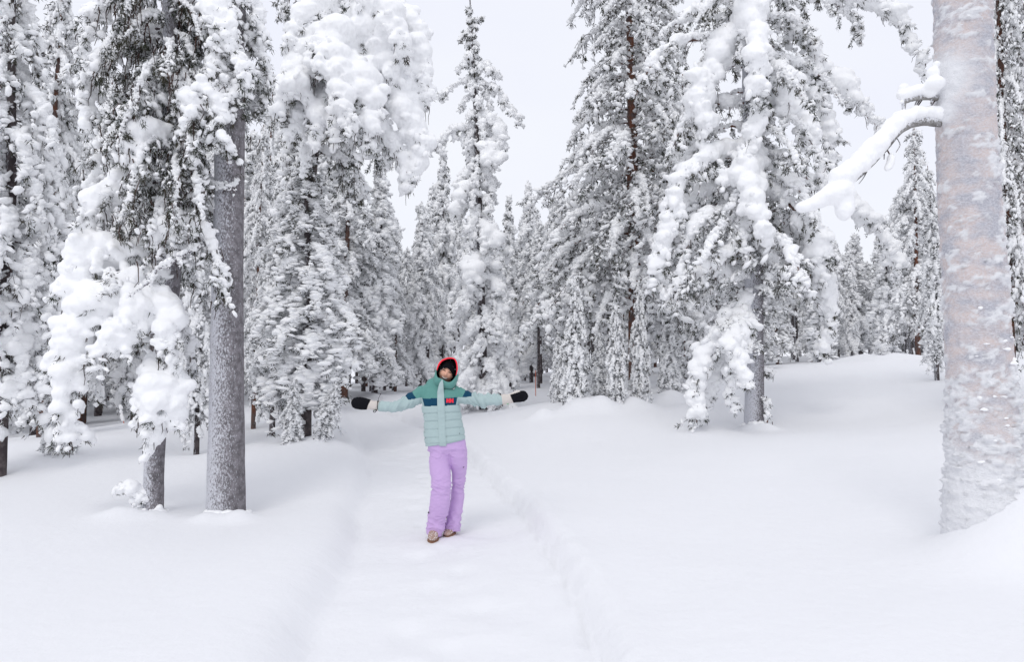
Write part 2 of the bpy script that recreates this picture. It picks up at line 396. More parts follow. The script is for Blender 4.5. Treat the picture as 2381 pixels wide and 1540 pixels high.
def split_faces(V, F, keep):
    f = F[keep]; u, inv = np.unique(f.ravel(), return_inverse=True)
    return V[u], inv.reshape(f.shape)

def trunk_mesh(pts, rads, k=20, n=60, rough=.01, name='trunk', m=None, bend=.0, seed=0, nscale=6):
    P = smooth_path(pts, n); r = np.interp(np.linspace(0, 1, n), np.linspace(0, 1, len(rads)), rads)
    V, F = tubes(P[None], r[None], k)
    c = np.repeat(P, k, axis=0); nrm = V - c; nrm /= np.linalg.norm(nrm, axis=1, keepdims=True)
    q = V * np.array([1, 1, .35]) * nscale + seed
    V = V + nrm * (fbm(q, 3) * rough)[:, None]
    return mesh_np(name, V, F, m or M['bark_dark']), P

def hero_tree(cr, root, loc, voxel, wood='bark_dark', snow='snow_near', rough=.012, smooth=2):
    """every limb becomes a part named branch with its own needles and snow"""
    loc = np.asarray(loc)
    V, F, C, own = cr.snow_all(voxel, smooth, rough)
    fo = own
    for i, l in enumerate(cr.limbs):
        me = cr.wood_mesh([i], m=M[wood])
        b = link('branch', me, root)
        nm = cr.needle_mesh([i])
        if nm: link('needles', nm, b, kind='stuff')
        k = fo == i
        if k.any():
            v, f = split_faces(V, F, k)
            link('snow', mesh_np('snow', v, f, M[snow]), b, kind='stuff')

# hero trees are modelled in world coordinates; shift children so that the Empty stands at the base
def settle(root):
    v = Vector(root.location)
    for ch in root.children:
        ch.location = -v

# ------------------------------------------------------------------ ground heights
GP = []
def gp(vx, vy, d): p = Wp(vx, vy, d); GP.append((p[0], p[1], p[2])); return p
BASES = dict(
    A=(2290, 1290, 4.75), B=(525, 1200, 7.3), C=(357, 1188, 7.25), D=(592, 1030, 11.5), E=(710, 1035, 12), F=(456, 1058, 11.5),
    G=(1752, 998, 12), P=(1486, 905, 17), S=(1400, 928, 14), T=(1125, 962, 18), U=(1185, 905, 25), LE=(0, 1108, 9.5),
    X=(795, 918, 20), YL=(280, 985, 22), Y2=(140, 1052, 10.5), R1=(2175, 872, 16), FR=(1950, 840, 28), FR2=(2120, 822, 36), CE=(1000, 902, 30), CF=(900, 905, 30))
for k, v in BASES.items(): gp(*v)
p_ = Wp(1035, 1250, 6.47); GP.append((p_[0], p_[1], p_[2] + .12))
for q in [(-2.6, 3.5, .16), (-3.2, 1.5, .15), (1.7, 3.6, .28), (1.3, 1.5, .25), (-.4, 0, .12), (-.4, 3.7, .12), (-1.2, 9.5, .15), (-1.7, 12, .25), (-2.9, 15, .45),
          (1.4, 8, .3), (3, 8, .45), (5.5, 8, .75), (4, 10, .6), (-.3, 11.5, .3), (3.2, 14, .9), (-6, 4, .1), (-8, 9, .1), (8, 5, .8), (9, 12, 1.2), (12, 22, 1.9), (-12, 18, -.1),
          (-14, 30, -.2), (-3, 40, .9), (14, 45, 2.3), (30, 45, 2.5), (-30, 45, -.2), (0, -6, 0), (-10, -6, 0), (10, -6, .5), (4, 22, 1.15), (0, 50, 1.1)]: GP.append(q)
GP = np.array(GP)
def _tps(r2): return np.where(r2 > 1e-12, r2 * np.log(r2 + 1e-12) * .5, 0)
_n = len(GP); _d2 = ((GP[:, None, :2] - GP[None, :, :2]) ** 2).sum(-1)
_A = np.zeros((_n + 3, _n + 3)); _A[:_n, :_n] = _tps(_d2) + np.eye(_n) * .1
_A[:_n, _n:] = np.c_[np.ones(_n), GP[:, :2]]; _A[_n:, :_n] = _A[:_n, _n:].T
_w = np.linalg.solve(_A, np.r_[GP[:, 2], 0, 0, 0])
# trodden trail: centre line and half width
TR_Y = np.array([-6, 0, 3.75, 6.39, 9.5, 11.5, 15, 20, 26]); 
TR_L = np.array([-1.1, -1.1, -1.2, -1.53, -2.08, -2.5, -3.45, -5.1, -8]); TR_R = np.array([.3, .38, .47, .31, -.2, -.7, -1.95, -3.9, -7])
def ground(x, y, detail=True):
    x = np.atleast_1d(np.asarray(x, float)); y = np.atleast_1d(np.asarray(y, float))
    cx = np.clip(x, -32, 32); cy = np.clip(y, -7, 52)
    z = np.zeros_like(cx)
    for i in range(_n): z += _w[i] * _tps((cx - GP[i, 0]) ** 2 + (cy - GP[i, 1]) ** 2)
    z += _w[_n] + _w[_n + 1] * cx + _w[_n + 2] * cy
    P = np.c_[x, y, np.zeros_like(x)]
    if detail:
        z = z + .035 * fbm(P * .35, 3) + .012 * fbm(P * 1.7 + 5, 2)
    l = np.interp(cy, TR_Y, TR_L); r = np.interp(cy, TR_Y, TR_R)
    jl = .05 * vnoise(P * .9 + 9) + .012 * vnoise(P * 4 + 2); jr = .05 * vnoise(P * .8 + 3) + .014 * vnoise(P * 3.7 + 7) + .012 * vnoise(P * 9)
    el = (x - l + jl) ; er = (r - x + jr)
    fade = np.clip((28 - y) / 8, 0, 1)
    sl = 1 / (1 + np.exp(-el / .06)); sr = 1 / (1 + np.exp(-er / .045))
    inside = sl * sr * fade
    bankl = np.exp(-((el + .35) / .45) ** 2) * .05; bankr = np.exp(-((er + .1) / .12) ** 2) * .03
    z = z + fade * (bankl + bankr) - .13 * inside - fade * (.055 * np.exp(-((er - .05) / .04) ** 2) + .03 * np.exp(-((el - .12) / .08) ** 2))
    if detail:
        crumb = np.exp(-((er) / .2) ** 2)
        z = z + fade * crumb * (.014 * fbm(P * 6.5, 3) + .008 * np.maximum(vnoise(P * 17), 0)) + inside * (.016 * fbm(P * 3.1, 3) + .003 * vnoise(P * 13))
        # scuffed footprints round the boots
        z = z - .03 * np.exp(-(((x + .25) / .32) ** 2 + ((y - 6.5) / .18) ** 2)) + .02 * np.exp(-(((x + .5) / .5) ** 2 + ((y - 6.2) / .3) ** 2)) * (fbm(P * 11, 2) + .2)
        for fx, fy_ in PRINTS:
            z = z - .022 * np.exp(-((x - fx) / .075) ** 2 - ((y - fy_) / .13) ** 2) + .012 * np.exp(-((x - fx) / .13) ** 2 - ((y - fy_ - .2) / .1) ** 2)
    # drift heaped against the big right trunk
    z = z + .55 * np.exp(-(((x - 3.68) / .5) ** 2 + ((y - 4.55) / .42) ** 2)) + .22 * np.exp(-(((x - 3.2) / .4) ** 2 + ((y - 4.6) / .36) ** 2))
    # packed flat where she stands
    fl = np.exp(-((x - PX0) ** 2 + (y - 6.42) ** 2) / .3 ** 2); z = z * (1 - fl) + (PZ + .008 + .01 * fbm(P * 9, 2)) * fl
    for bx, by, s, hh in MOUNDS: z = z + hh * np.exp(-(((x - bx) ** 2 + (y - by) ** 2) / s ** 2))
    return z
_pr = random.Random(8); PRINTS = []
for _i in range(30):
    _y = 3.6 + _i * .36; _c = .5 * (np.interp(_y, [-6, 0, 3.75, 6.39, 9.5, 11.5, 15, 20], [-1.1, -1.1, -1.2, -1.53, -2.08, -2.5, -3.45, -5.1]) + np.interp(_y, [-6, 0, 3.75, 6.39, 9.5, 11.5, 15, 20], [.3, .38, .47, .31, -.2, -.7, -1.95, -3.9]))
    PRINTS.append((_c + (.12 if _i % 2 else -.12) + _pr.uniform(-.12, .12), _y + _pr.uniform(-.1, .1)))
MOUNDS = []
PX0, _, PZ = Wp(1035.8, 1250, 6.47)
def mound(vx, d, s, h, off=0): MOUNDS.append(((vx * VP - 512) / FPX * d, d + off, s, h))
mound(1345, 13.4, .3, .2); mound(1400, 13.3, .25, .22); mound(1600, 13.2, .35, .15); mound(1260, 13.2, .22, .15); mound(1470, 13.6, .3, .15)
mound(1995, 24, .9, .22); mound(1650, 15.5, .4, .35); mound(1560, 14.6, .3, .2); mound(2090, 22, .5, .2)
mound(740, 11.4, .45, .18); mound(1125, 17.9, .5, .1); mound(1752, 11.9, .3, .06); mound(290, 7.0, .18, .1); mound(490, 7.02, .13, .07); mound(562, 7.06, .15, .1); mound(525, 7.3, .4, .03); mound(372, 7.05, .13, .05); mound(1740, 11.8, .15, .06); mound(1780, 11.75, .15, .08)
def gz(x, y): return float(ground(x, y)[0])

xs = np.concatenate([-np.geomspace(400, 9, 40)[:-1], np.linspace(-9, -3.2, 50)[:-1], np.linspace(-3.2, 4.8, 160), np.linspace(4.8, 9, 50)[1:], np.geomspace(9, 400, 40)[1:]])
ys = np.concatenate([-np.geomspace(300, 3, 20)[:-1], np.linspace(-3, 2.2, 40)[:-1], np.linspace(2.2, 12, 165), 12 + (np.geomspace(1, 30, 110)[1:] - 1), np.geomspace(42, 400, 30)[1:]])
X, Y = np.meshgrid(xs, ys); Z = ground(X.ravel(), Y.ravel())
gv = np.c_[X.ravel(), Y.ravel(), Z]; nx, ny = len(xs), len(ys)
ii = (np.arange(ny - 1)[:, None] * nx + np.arange(nx - 1)[None]).ravel()
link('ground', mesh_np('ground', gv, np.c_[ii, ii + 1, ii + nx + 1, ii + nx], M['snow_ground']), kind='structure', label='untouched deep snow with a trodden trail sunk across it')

# ------------------------------------------------------------------ hero tree A: thick frosted trunk on the right
def lp(d, pts):   # picture-measured limb points -> world
    return [Wp(p[0], p[1], d + (p[2] if len(p) > 2 else 0)) for p in pts]
def base_of(k): return Wp(*BASES[k])

def build_A():
    d = 4.75; b = base_of('A'); b[2] = gz(b[0], b[1]) - .05
    root = empty('pine_tree', b, 'thick pale pink frosted trunk at right edge with crusted snow and bare branches', 'tree')
    pts = [b + np.array([0.01, 0, -.25]), Wp(2289, 1120, d), Wp(2268, 700, d), Wp(2249, 400, d), Wp(2236, 0, d), Wp(2232, -250, d)]
    n, k = 430, 132
    P = smooth_path(pts, n); t = np.linspace(0, 1, n)
    zz = P[:, 2]; r = np.interp(zz, [b[2], Wp(0, 1100, d)[2], Wp(0, 700, d)[2], Wp(0, 300, d)[2], Wp(0, 0, d)[2]], [.222, .205, .192, .18, .174])
    V, F = tubes(P[None], r[None], k)
    c = np.repeat(P, k, axis=0); nr = V - c; nr /= np.linalg.norm(nr, axis=1, keepdims=True)
    hgt = V[:, 2]; lowf = np.clip((Wp(0, 820, d)[2] - hgt) / .9, 0, 1); midf = np.clip((Wp(0, 250, d)[2] - hgt) / 2.0, 0, 1)
    right = np.clip(nr[:, 0] * .9 + .25, 0, 1)
    q = V * np.array([1, 1, 1.7])
    cr_ = fbm(q * 10 + 3, 4)
    crust = np.clip(cr_ * 1.7 + .75 * fbm(q * 26 + 9, 3) + .62 * lowf + .4 * right * (.45 + .55 * lowf) - .36 + .26 * midf, 0, 1)
    crust = crust ** .8
    billow = np.abs(fbm(q * 16 + 11, 3))
    disp = .011 * fbm(q * 22, 4) + crust * (.026 + .045 * lowf * (.35 + .65 * right)) * (.3 + 2.0 * billow)
    # snow plastered on the left side above the branches
    for (vx, vy, rr, aa) in [(2178, 190, .16, .035), (2185, 262, .08, .03)]:
        cpt = Wp(vx, vy, d - .05); disp = disp + aa * np.exp(-((V - cpt) ** 2).sum(1) / rr ** 2 * np.array(1.0)); crust = np.maximum(crust, np.exp(-((V - cpt) ** 2).sum(1) / rr ** 2))
    foot = np.exp(-np.clip(hgt - b[2] - .05, 0, 9) / .16); disp = disp * (1 - .5 * foot) + .025 * foot; crust = np.maximum(crust, np.clip(foot * 2, 0, 1))
    V = V + nr * disp[:, None]
    me = mesh_np('trunk', V, F)
    at = me.attributes.new('crust', 'FLOAT', 'POINT'); at.data.foreach_set('value', np.clip(crust * 2.2, 0, 1).astype(np.float32))
    m, tr, bs = mat('pale_pink_frosted_bark')
    g = N(tr, 'ShaderNodeNewGeometry'); mpn = N(tr, 'ShaderNodeMapping'); mpn.inputs['Scale'].default_value = (1, 1, 1.6); tr.links.new(g.outputs['Position'], mpn.inputs[0])
    n1 = N(tr, 'ShaderNodeTexNoise'); n1.inputs['Scale'].default_value = 60; n1.inputs['Detail'].default_value = 6; n1.inputs['Roughness'].default_value = .65; tr.links.new(mpn.outputs[0], n1.inputs['Vector'])
    n2 = N(tr, 'ShaderNodeTexNoise'); n2.inputs['Scale'].default_value = 6; n2.inputs['Detail'].default_value = 3; tr.links.new(mpn.outputs[0], n2.inputs['Vector'])
    r2 = N(tr, 'ShaderNodeValToRGB'); e = r2.color_ramp.elements
    e[0].position = .36; e[0].color = (.5, .5, .55, 1); e[1].position = .6; e[1].color = (.72, .62, .595, 1)
    tr.links.new(n2.outputs[0], r2.inputs[0])
    r1 = N(tr, 'ShaderNodeValToRGB'); e = r1.color_ramp.elements
    e[0].position = .33; e[0].color = (.3, .3, .3, 1); e[1].position = .58; e[1].color = (1, 1, 1, 1); tr.links.new(n1.outputs[0], r1.inputs[0])
    frm = N(tr, 'ShaderNodeMix', data_type='RGBA'); frm.inputs[7].default_value = (.8, .8, .85, 1)
    fr = N(tr, 'ShaderNodeMapRange'); fr.inputs[1].default_value = .42; fr.inputs[2].default_value = .62; fr.inputs[4].default_value = .6
    tr.links.new(n1.outputs[0], fr.inputs[0]); tr.links.new(fr.outputs[0], frm.inputs[0]); tr.links.new(r2.outputs[0], frm.inputs[6])
    att = N(tr, 'ShaderNodeAttribute', attribute_name='crust')
    fin = N(tr, 'ShaderNodeMix', data_type='RGBA'); fin.inputs[7].default_value = (.88, .885, .91, 1)
    tr.links.new(att.outputs['Fac'], fin.inputs[0]); tr.links.new(frm.outputs[2], fin.inputs[6]); tr.links.new(fin.outputs[2], bs.inputs['Base Color'])
    bs.inputs['Roughness'].default_value = .85; bs.inputs['Specular IOR Level'].default_value = .1
    bm = N(tr, 'ShaderNodeBump'); bm.inputs['Distance'].default_value = .014; bm.inputs['Strength'].default_value = 1
    tr.links.new(n1.outputs[0], bm.inputs['Height']); tr.links.new(bm.outputs[0], bs.inputs['Normal'])
    me.materials.append(m)
    link('trunk', me, root)
    rng = np.random.default_rng(5)
    # snow pads stuck on the bark
    C, R = [], []
    for i in range(110):
        vy = rng.choice([rng.uniform(500, 1120), rng.uniform(700, 1120), rng.uniform(60, 600)]); ang = rng.uniform(-.9, .9) * 1.35 + (.35 if vy > 600 else .1)
        k_ = np.argmin(np.abs(P[:, 2] - Wp(0, vy, d)[2])); rad = r[k_] + .004
        p = P[k_] + np.array([math.sin(ang) * rad, -math.cos(ang) * rad, 0])
        s = rng.uniform(.007, .02) * (1 if vy > 700 else .5)
        for j in range(3): C.append(p + rng.normal(0, .5, 3) * s * np.array([1.3, .3, .5])); R.append(s * rng.uniform(.5, 1))
    Vb, Fb = balls(np.array(C), np.array(R), rng, .7); Vb, Fb = remesh(Vb, Fb, .009, 1)
    link('snow_crust', mesh_np('snow_crust', Vb, Fb, M['snow_near']), root, kind='stuff')
    # long bare branch with a thick snow roll on it
    def bare(ptsv, r0, r1, ws, name='branch', drop=0):
        Pb = smooth_path(lp(d, ptsv), 40)
        bb = link(name, mesh_np(name, *tubes(Pb[None], np.linspace(r0, r1, 40)[None] * (1 + .08 * vnoise(np.c_[np.arange(40) * .7, np.zeros((40, 2))])), 12), M['bark_pale']), root)
        for q in rng.choice(np.arange(6, 38), 6, replace=False):
            e = Pb[q] + np.array([rng.uniform(-.1, .04), rng.uniform(-.08, .03), -rng.uniform(.05, .16)]); tw = smooth_path([Pb[q], .5 * (Pb[q] + e) + rng.normal(0, .012, 3), e], 8)
            link('twig', mesh_np('twig', *tubes(tw[None], np.linspace(.006, .0025, 8)[None], 5), M['twig']), bb)
        t = np.linspace(0, 1, 90); c = lerp_path(Pb, t); wr = np.interp(t, np.linspace(0, 1, len(ws)), ws)
        wr = wr * (1 + .12 * vnoise(np.c_[t * 14, t * 0, t * 0])); c[:, 2] += wr * 1.22; c += rng.normal(0, .004, c.shape)
        C = [c, c + np.array([0, 0, .35]) * wr[:, None]]; R = [wr * rng.uniform(.93, 1.07, 90), wr * .8]
        return bb, np.concatenate(C), np.concatenate(R)
    b1, C1, R1 = bare([(2215, 285, .0), (2180, 285, -.02), (2140, 283, -.05), (2095, 300, -.08), (2050, 352, -.1), (2000, 405, -.12), (1950, 448, -.13)], .036, .016, [.045, .045, .05, .055, .06, .066, .07, .07])
    tail = smooth_path(lp(d, [(1955, 440, -.13), (1915, 462, -.13), (1880, 478, -.13), (1866, 484, -.13)]), 24)
    C1 = np.concatenate([C1, tail]); R1 = np.concatenate([R1, np.linspace(.082, .04, 24)])
    # hanging lump
    h1 = smooth_path(lp(d, [(1962, 452, -.12), (1964, 490, -.12), (1963, 505, -.12)]), 8); C1 = np.concatenate([C1, h1]); R1 = np.concatenate([R1, [.055, .06, .066, .066, .062, .055, .045, .03]])
    h2 = smooth_path(lp(d, [(2072, 360, -.1), (2070, 380, -.1), (2062, 392, -.1)]), 6); C1 = np.concatenate([C1, h2]); R1 = np.concatenate([R1, [.02, .026, .03, .03, .026, .018]])
    Vb, Fb = balls(C1, R1, rng, .97); Vb, Fb = remesh(Vb, Fb, .009, 5); nn_ = vnormals(Vb, Fb); Vb += nn_ * (fbm(Vb * 12, 3) * .016)[:, None]
    link('snow', mesh_np('snow', Vb, Fb, M['snow_near']), b1)
    b2, C2, R2 = bare([(2205, 232, .02), (2165, 226, -.02), (2130, 228, -.05), (2100, 236, -.06)], .026, .018, [.06, .04, .035, .04])
    stub = smooth_path(lp(d, [(2103, 215, -.06), (2101, 240, -.06), (2100, 262, -.06)]), 10)
    link('twig', mesh_np('twig', *tubes(stub[None], np.linspace(.022, .01, 10)[None], 8), M['bark_pale']), b2)
    C2 = np.concatenate([C2, lp(d, [(2100, 205, -.06), (2098, 222, -.07), (2096, 238, -.07), (2168, 170, -.1), (2172, 195, -.1), (2160, 212, -.06), (2176, 150, -.1)])]); R2 = np.concatenate([R2, [.04, .03, .018, .045, .06, .05, .03]])
    Vb, Fb = balls(C2, R2, rng, .95); Vb, Fb = remesh(Vb, Fb, .008, 4)
    link('snow', mesh_np('snow', Vb, Fb, M['snow_near']), b2)
    settle(root)

def trunk_part(root, pts, rads, m, **kw):
    me, P = trunk_mesh(pts, rads, m=M[m], **kw); link('trunk', me, root); return P

def collar_snow(root, b, r, seed, n=34, amt=.035):
    """snow crumbs and a small drift pressed round the foot of a trunk"""
    rg = np.random.default_rng(seed); C, Rr = [], []
    for i in range(n):
        a = rg.uniform(0, 6.28); q = r * rg.uniform(.85, 1.3); x, y = b[0] + q * math.cos(a), b[1] + q * math.sin(a)
        h = max(0, rg.normal(.0, .05)) if q < r * 1.05 else 0
        C.append((x, y, gz(x, y) + h)); Rr.append(amt * rg.uniform(.5, 1.4))
    V, F = balls(np.array(C), np.array(Rr), rg, .8); V, F = remesh(V, F, .014, 2)
    V = V + vnormals(V, F) * (fbm(V * 20, 3) * .01)[:, None]
    link('base_snow', mesh_np('base_snow', V, F, M['snow_near']), root, kind='stuff')

def build_B():
    d = 7.3; b = base_of('B'); b[2] = gz(b[0], b[1]) - .03
    root = empty('pine_tree', b, 'straight grey rime-speckled pine trunk left of the person, bare lower down', 'tree')
    P = trunk_part(root, [b + np.array([0, 0, -.15]), Wp(526, 1100, d), Wp(529, 700, d), Wp(533, 400, d), Wp(541, 0, d), Wp(546, -300, d)], [.205, .17, .158, .15, .14, .125, .11], 'bark_grey', k=48, n=200, rough=.009, nscale=9)
    cr = Crown(21, d / 700)
    kw = dict(tw_step=.045, tuft=.075, nn=9, load=.8)
    L_ = [([(535, -60, -.1), (500, 20, -.3), (520, 90, -.4), (560, 150, -.45), (570, 200, -.45)], 24, 55),
          ([(540, -40, -.1), (520, 60, -.35), (500, 120, -.45), (490, 170, -.5)], 20, 50),
          ([(540, 60, .1), (500, 170, -.4), (470, 220, -.5), (450, 280, -.55)], 22, 55),
          ([(540, 120, -.1), (510, 210, -.4), (520, 260, -.45), (515, 320, -.45), (535, 345, -.45)], 20, 50),
          ([(545, 100, -.1), (560, 190, -.35), (545, 235, -.4)], 17, 40),
          ([(545, -80, .1), (585, 0, .1), (600, 70, .1), (600, 110, .1)], 20, 55),
          ([(545, 20, .1), (580, 90, .1), (610, 140, .1), (632, 185, .1)], 14, 45),
          ([(545, 90, .1), (570, 150, .15), (600, 190, .15), (605, 250, .15)], 15, 50),
          ([(540, 180, .1), (575, 230, .2), (590, 280, .2)], 13, 45)]
    for pts, w_, tl_ in L_:
        cr.limb(lp(d, pts), .016, w_ * mpv(d), tl_ * mpv(d), **kw)
    # thin snowy twigs that ring the trunk
    for pts in [[(535, 425, -.16), (510, 430, -.2), (495, 428, -.16), (470, 415, 0)], [(555, 415, -.12), (545, 428, -.2), (520, 436, -.22), (500, 440, -.18)], [(500, 425, 0), (470, 395, -.1), (450, 380, -.1)]]:
        cr.limb(lp(d, pts), .009, 5 * mpv(d), 22 * mpv(d), tw_step=.05, load=.6, needles=0)
    # long dead branch rising to the trunk from lower left
    cr.limb(lp(d, [(505, 555, 0), (455, 575, -.35), (395, 612, -.75), (345, 650, -1.0), (303, 692, -1.1)]), .036, 7 * mpv(d), 30 * mpv(d), tw_step=.25, load=.7, needles=0, droop=.4)
    collar_snow(root, b, .19, 3); hero_tree(cr, root, b, .016, wood='bark_grey', smooth=1); settle(root)

def build_C():
    d = 7.25; b = base_of('C'); b[2] = gz(b[0], b[1]) - .03
    root = empty('pine_tree', b, 'snow-loaded pine at far left with drooping clumps and a thin dark trunk', 'tree')
    P = trunk_part(root, [b + np.array([0, 0, -.15]), Wp(360, 1050, d), Wp(384, 800, d), Wp(402, 600, d), Wp(402, 400, d), Wp(397, 200, d), Wp(392, -260, d)], [.1, .092, .088, .082, .075, .066, .05], 'bark_grey', k=28, n=150, rough=.007, nscale=12)
    cr = Crown(33, d / 700); s = mpv(d)
    big = [([(395, 640), (300, 665, -.2), (215, 720, -.3), (165, 820, -.3), (150, 930, -.3), (165, 1010, -.3)], 40, 55),
           ([(395, 600), (290, 590, -.2), (205, 600, -.3), (170, 650, -.3), (160, 720, -.3)], 42, 55),
           ([(392, 680), (320, 690, -.3), (255, 700, -.4), (205, 730, -.4), (180, 775, -.4)], 48, 50),
           ([(390, 700), (345, 715, -.3), (290, 735, -.4), (250, 790, -.4)], 34, 45),
           ([(388, 750), (330, 765, -.3), (270, 800, -.4), (200, 835, -.4)], 27, 50),
           ([(385, 730), (400, 745, -.25), (385, 790, -.35), (400, 850, -.3)], 28, 40),
           ([(380, 820), (345, 880, -.25), (332, 950, -.3), (345, 1005, -.25)], 34, 35),
           ([(380, 830), (400, 880, -.2), (405, 945, -.25), (385, 1005, -.2)], 36, 35),
           ([(375, 880, -.1), (365, 920, -.35), (360, 980, -.35), (355, 1035, -.25)], 30, 30),
           ([(395, 560), (400, 520, -.3), (370, 560, -.4), (345, 600, -.4)], 24, 45),
           ([(395, 520), (440, 530, -.3), (400, 570, -.3), (420, 610, -.3)], 22, 45),
           ([(400, 640), (330, 640, -.3), (290, 655, -.4), (250, 640, -.4)], 26, 45),
           ([(400, 300), (340, 320, -.4), (300, 345, -.5), (300, 385, -.5)], 32, 45),
           ([(400, 220), (330, 240, -.4), (285, 280, -.5), (270, 330, -.5)], 25, 50),
           ([(400, 180), (430, 220, -.4), (450, 260, -.5), (440, 310, -.5)], 22, 50),
           ([(400, 420), (300, 440, -.2), (235, 480, -.2), (190, 540, -.2), (165, 600, -.2)], 26, 55),
           ([(395, 60), (300, 80, 0), (235, 140, 0), (205, 220, 0), (200, 300, 0)], 26, 60),
           ([(395, -60), (290, -20, 0), (210, 60, 0), (190, 150, 0)], 26, 60),
           ([(400, 250), (300, 300, 0), (230, 380, 0), (215, 470, 0)], 24, 55),
           ([(395, 760, .1), (440, 780, .2), (450, 850, .2)], 22, 40)]
    for pts, w_, tl_ in big:
        cr.limb(lp(d, pts), .02, w_ * s * 1.0, tl_ * s, tw_step=.055, load=.8, tuft=.08, nn=8, tws=.42, beard=.4)
    tp = P[np.argsort(P[:, 2])]
    branches_auto(cr, tp, Wp(0, 500, d)[2], Wp(0, -180, d)[2], 56, lambda u: .85 - .1 * u, .016, .055, .22, 1.05, up=.2, tw_step=.08, load=.7, tuft=.08, nn=8, needles=1.2, beard=.7, body=.85)
    # twiggy knob of snow beside the foot of the trunk
    cr.limb(lp(d, [(352, 1140), (320, 1150, -.1), (290, 1135, -.15), (282, 1145, -.15)]), .012, 22 * s, 12 * s, tw_step=.08, load=.5, tuft=.05)
    cr.limb(lp(d, [(352, 1170), (325, 1160, -.1), (305, 1175, -.12)]), .012, 18 * s, 12 * s, tw_step=.08, load=.5, tuft=.05)
    collar_snow(root, b, .11, 4, 24, .028); hero_tree(cr, root, b, .018, smooth=1); settle(root)

def build_D():
    d = 11.3; b = Wp(692, 1032, 12.7); b[2] = gz(b[0], b[1]) - .03
    root = empty('spruce_tree', b, 'leaning spruce whose huge drooping snow load hangs at upper centre left', 'tree')
    P = trunk_part(root, [b + np.array([0, 0, -.15]), Wp(700, 800, d + 1.2), Wp(712, 560, d + 1.0), Wp(735, 330, d + .7), Wp(775, 120, d + .4), Wp(800, -60, d + .2), Wp(815, -250, d + .2)], [.09, .085, .08, .075, .07, .06, .04], 'bark_dark', k=18, n=100)
    cr = Crown(44, d / 700); s = mpv(d)
    big = [([(790, 0), (720, 30, -.4), (685, 70, -.6), (675, 110, -.6)], 30, 40), ([(790, 30), (745, 90, -.3), (700, 150, -.5), (660, 215, -.6), (635, 255, -.6)], 38, 45),
           ([(795, 60), (775, 130, -.7), (795, 200, -.9), (805, 265, -.9)], 40, 40), ([(805, -20), (850, 50, -.2), (880, 110, -.3), (905, 185, -.3)], 42, 45),
           ([(810, -60), (900, -10, 0), (950, 50, .1), (978, 120, .1), (990, 190, .1), (1000, 255, .1)], 34, 30), ([(800, 90), (840, 190, -.5), (862, 260, -.6), (855, 320, -.6)], 40, 40),
           ([(800, 120), (890, 200, 0), (945, 280, 0), (968, 340, 0), (968, 425, 0)], 34, 35), ([(780, 130), (730, 170, -.6), (690, 200, -.8), (645, 235, -.8)], 42, 40),
           ([(770, 200), (745, 270, -.5), (725, 340, -.6)], 30, 40), ([(790, 230), (830, 300, -.4), (842, 370, -.4)], 26, 40), ([(800, 230), (890, 310, 0), (935, 370, 0), (948, 440, 0)], 26, 40),
           ([(740, 220), (690, 270, -.3), (685, 330, -.3)], 30, 45), ([(780, 240), (775, 300, -.6), (770, 350, -.6)], 24, 40), ([(800, -80), (700, -60, 0), (665, -10, 0), (660, 40, 0)], 14, 50),
           ([(800, -40), (860, 0, -.5), (920, 60, -.6), (940, 130, -.6)], 34, 40), ([(790, 60), (740, 110, -.8), (745, 170, -1.0)], 32, 40), ([(800, 160), (790, 230, -1.0), (820, 300, -1.1)], 30, 40),
           ([(810, 60), (900, 120, .1), (950, 190, .1), (965, 260, .1)], 36, 40), ([(800, 200), (870, 270, .3), (900, 360, .3)], 30, 40), ([(740, 160), (680, 200, .2), (650, 260, .2)], 34, 40)]
    for pts, w_, tl_ in big:
        cr.limb(lp(d, pts), .025, w_ * s * .92, tl_ * s, tw_step=.09, load=.75, tuft=.1, nn=8, tws=.4, beard=.5)
    tp = P[np.argsort(P[:, 2])]
    branches_auto(cr, tp, Wp(0, 330, d)[2], Wp(0, -180, d)[2], 26, lambda u: 1.0, .02, .12, .3, 1.2, tw_step=.12, load=.5, tuft=.1, nn=8, needles=1.2, beard=.5)
    # thin lower limbs of the left trunk
    branches_auto(cr, tp, Wp(0, 900, d)[2], Wp(0, 420, d)[2], 26, lambda u: .6, .012, .05, .2, .8, tw_step=.12, load=.7, tuft=.09, nn=8)
    hero_tree(cr, root, b, .027, snow='snow_near', rough=.02, smooth=1); settle(root)

